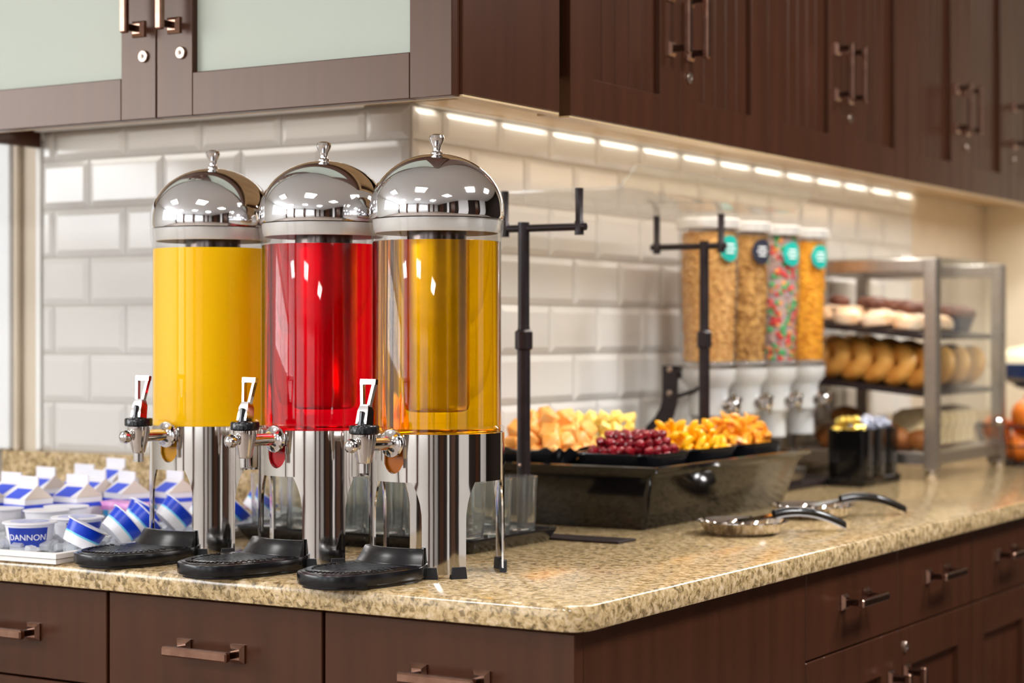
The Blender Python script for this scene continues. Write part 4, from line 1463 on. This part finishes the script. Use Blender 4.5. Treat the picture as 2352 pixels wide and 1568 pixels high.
def canister(y, fillm, label, sticker, loops=False, seed=1):
    r = thing('cereal_dispenser', label, 'cereal dispenser', (CXX, y, ZC), 0, 'cereal dispensers in a row')
    rad = 0.0615
    g = G()
    g.lathe([(0.052, 0.268), (0.056, 0.275), (rad, 0.42), (rad, 0.545), (rad - 0.002, 0.545), (rad - 0.002, 0.42), (0.054, 0.276), (0.050, 0.270)], 40, loop=True, cap0=False, cap1=False)
    g.obj('canister', 'acrylic', r, smooth=40)
    g = G()
    g.lathe([(0.0628, 0.5385), (0.0650, 0.539), (0.0655, 0.541), (0.0655, 0.5565), (0.060, 0.560), (0.0, 0.561)], 40, cap1=False)
    g.obj('lid', 'lid_silver', r)
    # cereal: a packed core with loose bits pressed to the glass
    g = G()
    rf = lambda z: (0.0535 if z < 0.276 else 0.0535 + (rad - 0.0035 - 0.0535) * min(1, (z - 0.276) / 0.144)) - 0.002
    g.lathe([(0.0, 0.272)] + [(rf(z) - 0.004, z) for z in (0.272, 0.30, 0.35, 0.42, 0.50, 0.532)] + [(0.0, 0.536)], 32, cap0=False, cap1=False)
    rn = random.Random(seed)
    for i in range(760 if not loops else 560):
        a, z = rn.uniform(0, 2 * pi), rn.uniform(0.276, 0.532)
        s = rn.uniform(0.003, 0.0050) if not loops else rn.uniform(0.0055, 0.0080)
        X = Rz(a) @ T(rf(z) - (0.0045 if not loops else 0.006), 0, z) @ Rx(rn.uniform(0, 6)) @ Rz(rn.uniform(-.8, .8))
        mi = 0 if not loops else rn.choice((0, 1, 2, 3, 1, 2))
        g.box(-s * .55, s * .55, -s, s, -s * .8, s * .8, s * 0.3, mi=mi, X=X)
    c = g.obj('cereal', [fillm] if not loops else [fillm, 'loop_red', 'loop_green', 'loop_orange'], r)
    c['kind'] = 'stuff'
    # sticker wrapped on the front
    if sticker:
        g = G()
        A0 = radians(-20)
        for i in range(10):
            rings = []
            u0, u1 = -1 + 2 * i / 10, -1 + 2 * (i + 1) / 10
            q = []
            for u in (u0, u1):
                h = 0.026 * math.sqrt(max(0.0, 1 - u * u))
                a = A0 + u * 0.026 / rad
                for e in (0.0004, 0.0012):
                    q.append([((rad + e) * cos(a), (rad + e) * sin(a), 0.498 - h), ((rad + e) * cos(a), (rad + e) * sin(a), 0.498 + h)])
            vs = [q[0][0], q[0][1], q[1][0], q[1][1], q[2][0], q[2][1], q[3][0], q[3][1]]
            g.add(vs, [(2, 6, 7, 3), (0, 1, 5, 4), (1, 3, 7, 5), (0, 4, 6, 2)])
        s_ = g.obj('sticker', sticker, r)
        g = G()
        for dz, w in ((0.008, 0.011), (0.0, 0.014), (-0.008, 0.010)):
            for sgn in range(-2, 3):
                a = A0 + sgn * w / 2.5 / rad
                g.box(-0.0004, 0.0004, -w / 7, w / 7, -0.0018, 0.0018, X=Rz(a) @ T(rad + 0.0015, 0, 0.498 + dz))
        g.obj('print_lines', 'white_print', s_)
    # portion valve body, chute, knob
    g = G()
    g.lathe([(0.050, 0.2675), (0.056, 0.266), (0.057, 0.258), (0.054, 0.235), (0.043, 0.222), (0.040, 0.215), (0.040, 0.165), (0.034, 0.158), (0.031, 0.140), (0.031, 0.108), (0.0, 0.108)], 36, cap1=False)
    v = g.obj('valve', 'valve', r)
    X = T(0.040, 0, 0.185) @ Ry(pi / 2)
    g = G()
    g.lathe([(0.015, -0.004), (0.015, 0.006), (0.006, 0.008), (0.006, 0.016), (0.012, 0.018), (0.0135, 0.024), (0.010, 0.028), (0.0, 0.029)], 20, X=X, cap1=False)
    for a in (0, pi / 2, pi, 1.5 * pi):
        g.box(0.006, 0.026, -0.004, 0.004, 0.017, 0.024, 0.001, X=X @ Rz(a + 0.5))
    g.obj('turn_knob', 'chrome', v)
    # black collar ring carrying the canister
    g = G(); g.lathe([(0.0545, 0.2600), (0.0600, 0.2600), (0.0600, 0.2665), (0.0572, 0.2665)], 36, loop=True, cap0=False, cap1=False)
    g.obj('collar_ring', 'brushed', r)
    return r


canister(CY[0], 'cereal_oat', 'tall clear cereal canister of pale oat rings, nearest the guard stand', 'teal', seed=1)
canister(CY[1], 'cereal_granola', 'clear cereal canister of brown granola with a dark round sticker', 'navy_sticker', seed=2)
canister(CY[2], 'cereal_grey', 'clear cereal canister of multicoloured fruit loops', 'teal', True, seed=3)
canister(CY[3], 'cereal_corn', 'clear cereal canister of golden corn flakes beside the pastry case', 'teal', seed=4)

# the rack that carries them: base, curved side plates, cross rails
r = thing('cereal_rack', 'black metal rack with a curved side plate carrying the cereal canisters', 'rack', (0, 0, ZC))


def curve_plate(y):
    g = G()
    pts_o, pts_i = [], []
    path = [(x - 0.018, z) for x, z in [(-0.628, 0.264), (-0.628, 0.215), (-0.629, 0.190), (-0.635, 0.170), (-0.648, 0.150), (-0.668, 0.130), (-0.678, 0.108), (-0.676, 0.080), (-0.674, 0.040), (-0.674, 0.012)]]
    wd = 0.0165
    L_, R_ = [], []
    for i, (x, z) in enumerate(path):
        a, b = Vector(path[max(0, i - 1)]), Vector(path[min(len(path) - 1, i + 1)])
        d = (b - a).normalized()
        nrm = Vector((-d.y, d.x))
        L_.append(Vector((x, z)) + nrm * wd)
        R_.append(Vector((x, z)) - nrm * wd)
    ring = L_ + R_[::-1]
    n = len(path)
    rows = []
    for i in range(n):
        rows.append([(L_[i].x, y - 0.003, L_[i].y), (R_[i].x, y - 0.003, R_[i].y), (R_[i].x, y + 0.003, R_[i].y), (L_[i].x, y + 0.003, L_[i].y)])
    g.loft(rows)
    return g


for y in (1.505, 2.085):
    g = curve_plate(y)
    sp = g.obj('side_plate', 'blackmetal', r)
    for z in (0.256, 0.208):
        g = G(); g.lathe([(0.006, 0.0), (0.006, 0.002), (0.0, 0.004)], 14, X=T(-0.646, y - 0.003, z) @ Rx(pi / 2), cap1=False); g.obj('bolt', 'nickel', sp)
    g = G()
    g.box(-0.633, -0.585, y - 0.003, y + 0.003, 0.254, 0.262)
    g.tube([(-0.630, y, 0.202), (-0.590, y, 0.214), (-0.582, y, 0.222)], 0.004, 8)
    g.tube([(-0.588, y, 0.258), (-0.584, y, 0.240), (-0.582, y, 0.222)], 0.003, 8)
    g.obj('bracket_arm', 'blackmetal', r)
g = G(); g.box(-0.662, -0.655, 1.508, 2.082, 0.236, 0.252, 0.001); g.obj('cross_rail', 'blackmetal', r)
g = G(); g.box(-0.712, -0.488, 1.500, 2.095, 0.0, 0.012, 0.003); g.obj('base_plate', 'blackmetal', r)
g = G(); tray(g, -0.660, -0.500, 1.530, 1.845, 0.032, 0.006)
for p in g.v:
    p.z += 0.0125
g.obj('crumb_tray', 'brushed', r)
# ------------------------------------------------------------------ condiment caddy with foil packets
r = thing('condiment_caddy', 'black compartment caddy full of foil wrapped butter pats', 'caddy', (0, 0, ZC))
g = G(); g.box(-0.484, -0.393, 1.918, 2.140, 0.0, 0.018, 0.003); g.obj('caddy_base', 'blackgloss', r)
cn = 0
PATS = []
for i, (x0, x1) in enumerate(((-0.4825, -0.3945),)):
    for j, (y0, y1) in enumerate(((1.920, 1.990), (1.994, 2.064), (2.068, 2.138))):
        g = G(); tray(g, x0 + 0.004, x1 - 0.004, y0 + 0.004, y1 - 0.004, 0.104, 0.0015, 0.003, 0.050, rr=0.006)
        for p in g.v:
            p.z += 0.0185
        g.obj('compartment', 'blackgloss', r)
        PATS.append((x0, x1, y0, y1, 'gold' if j == 0 else 'silver'))
pm = {}
for nm in ('gold', 'silver'):
    g = G(); g.box(-0.014, 0.014, -0.011, 0.011, -0.006, 0.006, 0.003)
    for p in g.v:
        p.z *= 1 + 0.25 * sin(120 * p.x)
    pm[nm] = g.mesh('butter_pat', nm)
rn = random.Random(5)
for x0, x1, y0, y1, nm in PATS:
    for q in range(12):
        lay = q // 4
        px = x0 + 0.022 + (q % 2) * 0.038 + rn.uniform(-.005, .005)
        py = y0 + 0.020 + ((q // 2) % 2) * 0.028 + rn.uniform(-.004, .004)
        if lay == 2:
            px = (x0 + x1) / 2 + rn.uniform(-.016, .016); py = (y0 + y1) / 2 + rn.uniform(-.012, .012)
        o = link('butter_pat', pm[nm], None, (px, py, ZC + 0.112 + lay * 0.0135 + rn.uniform(-.002, .002)), (rn.uniform(-.5, .5), rn.uniform(-.5, .5), rn.uniform(0, 6)))
        tag(o, ('gold' if nm == 'gold' else 'silver') + ' foil butter pat heaped in the black caddy', 'butter pat', nm + ' butter pats in the caddy')

# ------------------------------------------------------------------ pastry case
PX0, PX1, PY0, PY1, PT = -0.695, -0.318, 2.158, 2.662, 0.497
r = thing('pastry_case', 'aluminium framed glass pastry case with tilted shelves', 'display case', (0, 0, ZC))
pw = 0.030
for (x, y) in ((PX0, PY0), (PX1 - pw, PY0), (PX0, PY1 - pw), (PX1 - pw, PY1 - pw)):
    g = G(); g.box(x, x + pw, y, y + pw, 0.024, PT, 0.002); g.obj('post', 'brushed', r)
    g = G(); g.lathe([(0.013, 0.0), (0.015, 0.003), (0.015, 0.018), (0.008, 0.020), (0.008, 0.025)], 18, X=T(x + pw / 2, y + pw / 2, 0)); g.obj('foot', 'chrome', r)
for z0, z1 in ((0.036, 0.064), (PT - 0.030, PT - 0.001)):
    for y in (PY0 + 0.002, PY1 - pw + 0.002):
        g = G(); g.box(PX0 + pw, PX1 - pw, y, y + pw - 0.004, z0, z1, 0.0015); g.obj('rail', 'brushed', r)
    for x in (PX0 + 0.002, PX1 - pw + 0.002):
        if z0 > 0.2 and x > -0.5:
            continue
        g = G(); g.box(x, x + pw - 0.004, PY0 + pw, PY1 - pw, z0, z1, 0.0015); g.obj('rail', 'brushed', r)
g = G(); g.box(PX0 + 0.001, PX1 - 0.001, PY0 + 0.001, PY1 - 0.001, PT, PT + 0.004, 0.001); g.obj('glass_top', 'pane', r)
g = G(); g.box(PX1 - 0.006, PX1 - 0.002, PY0 + pw + 0.001, PY1 - pw - 0.001, 0.066, PT - 0.001); d = g.obj('glass_door', 'pane', r)
g = G(); g.lathe([(0.0, 0.0), (0.009, 0.0), (0.010, 0.006), (0.006, 0.012), (0.0, 0.013)], 16, X=T(PX1 - 0.002, PY1 - 0.07, 0.118) @ Ry(pi / 2), cap0=False, cap1=False); g.obj('door_knob', 'chrome', d)
g = G(); g.box(PX0 + pw, PX1 - pw, PY0 + pw, PY1 - pw, 0.058, 0.064); g.obj('floor_panel', 'brushed', r)
SL = 0.106
def shelf_z(x, base):
    return base + (-0.345 - x) * SL
for base in (0.327, 0.199):
    g = G()
    x0, x1 = PX0 + 0.032, PX1 - 0.034
    ring = lambda y: [(x0, y, shelf_z(x0, base) - 0.012), (x1, y, shelf_z(x1, base) - 0.012), (x1, y, shelf_z(x1, base)), (x0, y, shelf_z(x0, base))]
    g.loft([ring(PY0 + 0.003), ring(PY1 - 0.003)])
    g.obj('shelf', 'blackmetal', r, smooth=0)

# middle shelf: bagel halves standing on edge along the tilted shelf
def bagel():
    r = thing('bagel', '', 'bagel', group='bagels leaning on the middle shelf')
    g = G()
    rings = []
    for i in range(28):
        a = 2 * pi * i / 28
        ring = []
        for k in range(10):
            t = 2 * pi * k / 10
            zz = 0.017 * sin(t)
            ring.append(((0.0275 + 0.0235 * cos(t)) * cos(a), (0.0275 + 0.0235 * cos(t)) * sin(a), max(zz, -0.010)))
        rings.append(ring)
    g.loft(rings, loop=True)
    g.obj('crust', 'bagel', r)
    g = G(); g.lathe([(0.006, -0.0108), (0.046, -0.0108), (0.046, -0.0100), (0.006, -0.0100)], 28, loop=True, cap0=False, cap1=False)
    g.obj('cut_face', 'bagel_cut', r)
    return r


bg = bagel()
ROWN = ['nearest row', 'second row', 'third row', 'last row']
first = True
for row, yy in enumerate((2.235, 2.345, 2.455, 2.565)):
    for k in range(6):
        x = -0.645 + 0.0525 * k
        z = shelf_z(x, 0.199) + 0.0495
        o = bg if first else dup(bg, (0, 0, 0))
        first = False
        o['label'] = 'golden bagel on the middle shelf, %s from the wall in the %s' % (ORD[k], ROWN[row])
        # disc axis mostly along X, leaning back; cut face towards -Y and the customers
        o.location = (x, yy, ZC + z)
        o.rotation_euler = (radians(12), radians(-68), radians(55))

# top shelf: iced buns and brown muffins
def bun():
    g = G()
    g.lathe([(0.020, 0.0), (0.030, 0.004), (0.033, 0.014), (0.030, 0.026), (0.020, 0.034), (0.008, 0.038), (0.0, 0.0385)], 18, cap1=False)
    return g.mesh('iced_bun', 'icing')
bm_ = bun()
rn = random.Random(9)
for row, yy in enumerate((2.225, 2.300, 2.375, 2.450)):
    for k in range(4):
        x = -0.625 + 0.071 * k
        o = link('iced_bun', bm_, None, (x, yy + rn.uniform(-.002, .002), ZC + shelf_z(x + 0.02, 0.327) + 0.0035), (0, radians(6), rn.uniform(0, 6)))
        tag(o, 'pale iced bun on the top pastry shelf, %s from the wall in the %s' % (ORD[k], ROWN[row]), 'bun', 'iced buns on the top shelf')


def muffin():
    r = thing('muffin', '', 'muffin', group='muffins in navy paper cases')
    fl = lambda a, z: 1 + 0.03 * sin(16 * a)
    g = G(); g.lathe([(0.021, 0.0), (0.029, 0.034)], 48, flute=fl); g.obj('paper_case', 'navy_case', r)
    g = G(); g.lathe([(0.028, 0.034), (0.034, 0.040), (0.031, 0.052), (0.018, 0.061), (0.0, 0.063)], 20, cap1=False); g.obj('muffin_top', 'choc', r)
    return r


mf = muffin()
first = True
for row, yy in enumerate((2.530, 2.600)):
    for k in range(4):
        x = -0.625 + 0.071 * k
        o = mf if first else dup(mf, (0, 0, 0))
        first = False
        o['label'] = 'brown muffin in navy paper, %s from the wall in the %s row' % (ORD[k], ('nearer', 'farther')[row])
        o.location = (x, yy, ZC + shelf_z(x + 0.02, 0.327) + 0.0035)
        o.rotation_euler = (0, radians(6), 0)
# dark buns heaped on the iced buns
g = G(); g.lathe([(0.018, 0.0), (0.026, 0.006), (0.025, 0.016), (0.014, 0.025), (0.0, 0.027)], 16, cap1=False)
cb = g.mesh('chocolate_bun', 'choc')
for k, (x, y) in enumerate(((-0.590, 2.262), (-0.520, 2.300), (-0.450, 2.338), (-0.555, 2.375), (-0.480, 2.412), (-0.410, 2.262))):
    o = link('chocolate_bun', cb, None, (x, y, ZC + shelf_z(x, 0.327) + 0.042), (0, radians(6), k))
    tag(o, 'small dark brown bun stacked on the pale iced buns', 'bun', 'dark buns on the top shelf')

# bottom: crusty loaf, brown rolls, slices of bread leaning in a row
g = G()
rings = []
for i in range(13):
    t = i / 12
    k = math.sin(pi * (0.06 + 0.88 * t)) ** 0.5
    rings.append([(-0.62 + 0.22 * t, 2.235 + 0.038 * k * cos(2 * pi * j / 14), 0.0645 + 0.036 * k + 0.036 * k * sin(2 * pi * j / 14)) for j in range(14)])
g.loft(rings)
tag(g.obj('bread_loaf', 'crust', loc=(0, 0, ZC)), 'brown crusty loaf at the bottom of the pastry case', 'bread')
g = G(); g.ball(0.034, (0, 0, 0.024), 18, 10, s=(1.15, 0.95, 0.72))
br = g.mesh('bread_roll', 'crust')
for k, (x, y, z) in enumerate(((-0.375, 2.232, 0), (-0.640, 2.330, 0), (-0.560, 2.330, 0), (-0.600, 2.330, 0.046), (-0.640, 2.420, 0), (-0.560, 2.420, 0))):
    o = link('bread_roll', br, None, (x, y, ZC + 0.0645 + z), (0, 0, k))
    tag(o, 'brown bread roll on the case floor, ' + ('alone beside the loaf', 'against the rear post behind the loaf', 'next to the rearmost roll behind the loaf', 'on top of two others', 'at the back of the second pair', 'at the front of the second pair')[k], 'bread', 'brown rolls at the bottom')
sl = G()
pts = [(-0.046, 0.0), (0.046, 0.0), (0.048, 0.040), (0.058, 0.058), (0.054, 0.078), (0.036, 0.090), (0, 0.094), (-0.036, 0.090), (-0.054, 0.078), (-0.058, 0.058), (-0.048, 0.040)]
n_ = len(pts)
sl.prism(pts, -0.006, 0.006, 0.001, X=Rx(pi / 2))
st = thing('bread_slice', 'white bread slice leaning in the row behind the glass door', 'bread', (0, 0, 0), 0, 'bread slices in the pastry case')
sl.obj('crumb', 'toast', st)
g = G()
rows = []
cen = Vector((0, 0.045))
for p in pts + [pts[0]]:
    v = Vector(p); o_v = (v - cen) * 1.025 + cen
    rows.append([(v.x, -0.0062, v.y), (o_v.x, -0.0062, o_v.y), (o_v.x, 0.0062, o_v.y), (v.x, 0.0062, v.y)])
g.loft(rows, False, False)
g.obj('crust', 'crust', st)
first = True
for k in range(6):
    y = 2.320 + 0.050 * k
    o = st if first else dup(st, (0, 0, 0))
    first = False
    o['label'] = 'white bread slice with brown crust behind the glass door, %s in the leaning row' % ORD[k]
    o.location = (-0.42, y, ZC + 0.0690)
    o.rotation_euler = (radians(-26), 0, radians(20))

# ------------------------------------------------------------------ beyond the case: fruit basket and covered dish
r = thing('fruit_basket', 'dark wire basket of oranges beyond the pastry case', 'basket', (-0.330, 2.850, ZC))
g = G()
for z, rr in ((0.004, 0.085), (0.05, 0.108), (0.10, 0.125)):
    g.tube([(rr * cos(2 * pi * i / 28), rr * sin(2 * pi * i / 28), z) for i in range(29)], 0.0035, 6)
g.obj('hoop_rings', 'blackmetal', r)
for k in range(16):
    a = 2 * pi * k / 16
    g = G(); g.tube([(0.085 * cos(a), 0.085 * sin(a), 0.004), (0.108 * cos(a), 0.108 * sin(a), 0.05), (0.125 * cos(a), 0.125 * sin(a), 0.10)], 0.0026, 6)
    g.obj('wire', 'blackmetal', r)
g = G(); g.lathe([(0.0, 0.002), (0.084, 0.002), (0.084, 0.006), (0.0, 0.006)], 28, cap0=False, cap1=False); g.obj('base_disc', 'blackmetal', r)
g = G(); g.ball(0.036, (0, 0, 0), 20, 12)
om = g.mesh('orange', 'orange_fruit')
for k, (x, y, z) in enumerate(((0, -0.042, 0.043), (0.040, 0.022, 0.043), (-0.040, 0.022, 0.043), (0.058, -0.045, 0.092), (-0.058, -0.045, 0.092), (0.0, 0.072, 0.092), (0.0, 0.0, 0.104), (0.02, -0.06, 0.128), (0.025, 0.03, 0.158))):
    o = link('orange', om, None, (-0.330 + x, 2.850 + y, ZC + z), (k, k * 2, 0))
    tag(o, 'whole orange piled in the dark wire basket', 'fruit', 'oranges in the wire basket')
r = thing('covered_bowl', 'navy bowl on a dark stand with a cream lid by the far wall', 'bowl', (-0.385, 3.130, ZC))
g = G(); g.lathe([(0.0, 0.0), (0.085, 0.0), (0.085, 0.010), (0.030, 0.016), (0.022, 0.050), (0.022, 0.180), (0.060, 0.190), (0.0, 0.190)], 28, cap0=False, cap1=False); g.obj('pedestal', 'blackmetal', r)
g = G(); g.lathe([(0.05, 0.1905), (0.105, 0.215), (0.122, 0.250), (0.118, 0.252), (0.0, 0.252)], 32, cap1=False); g.obj('bowl', 'navy_ceramic', r)
g = G(); g.lathe([(0.117, 0.2525), (0.112, 0.270), (0.070, 0.292), (0.020, 0.300), (0.014, 0.306), (0.018, 0.316), (0.010, 0.324), (0.0, 0.325)], 32, cap1=False); g.obj('lid', 'cream', r)
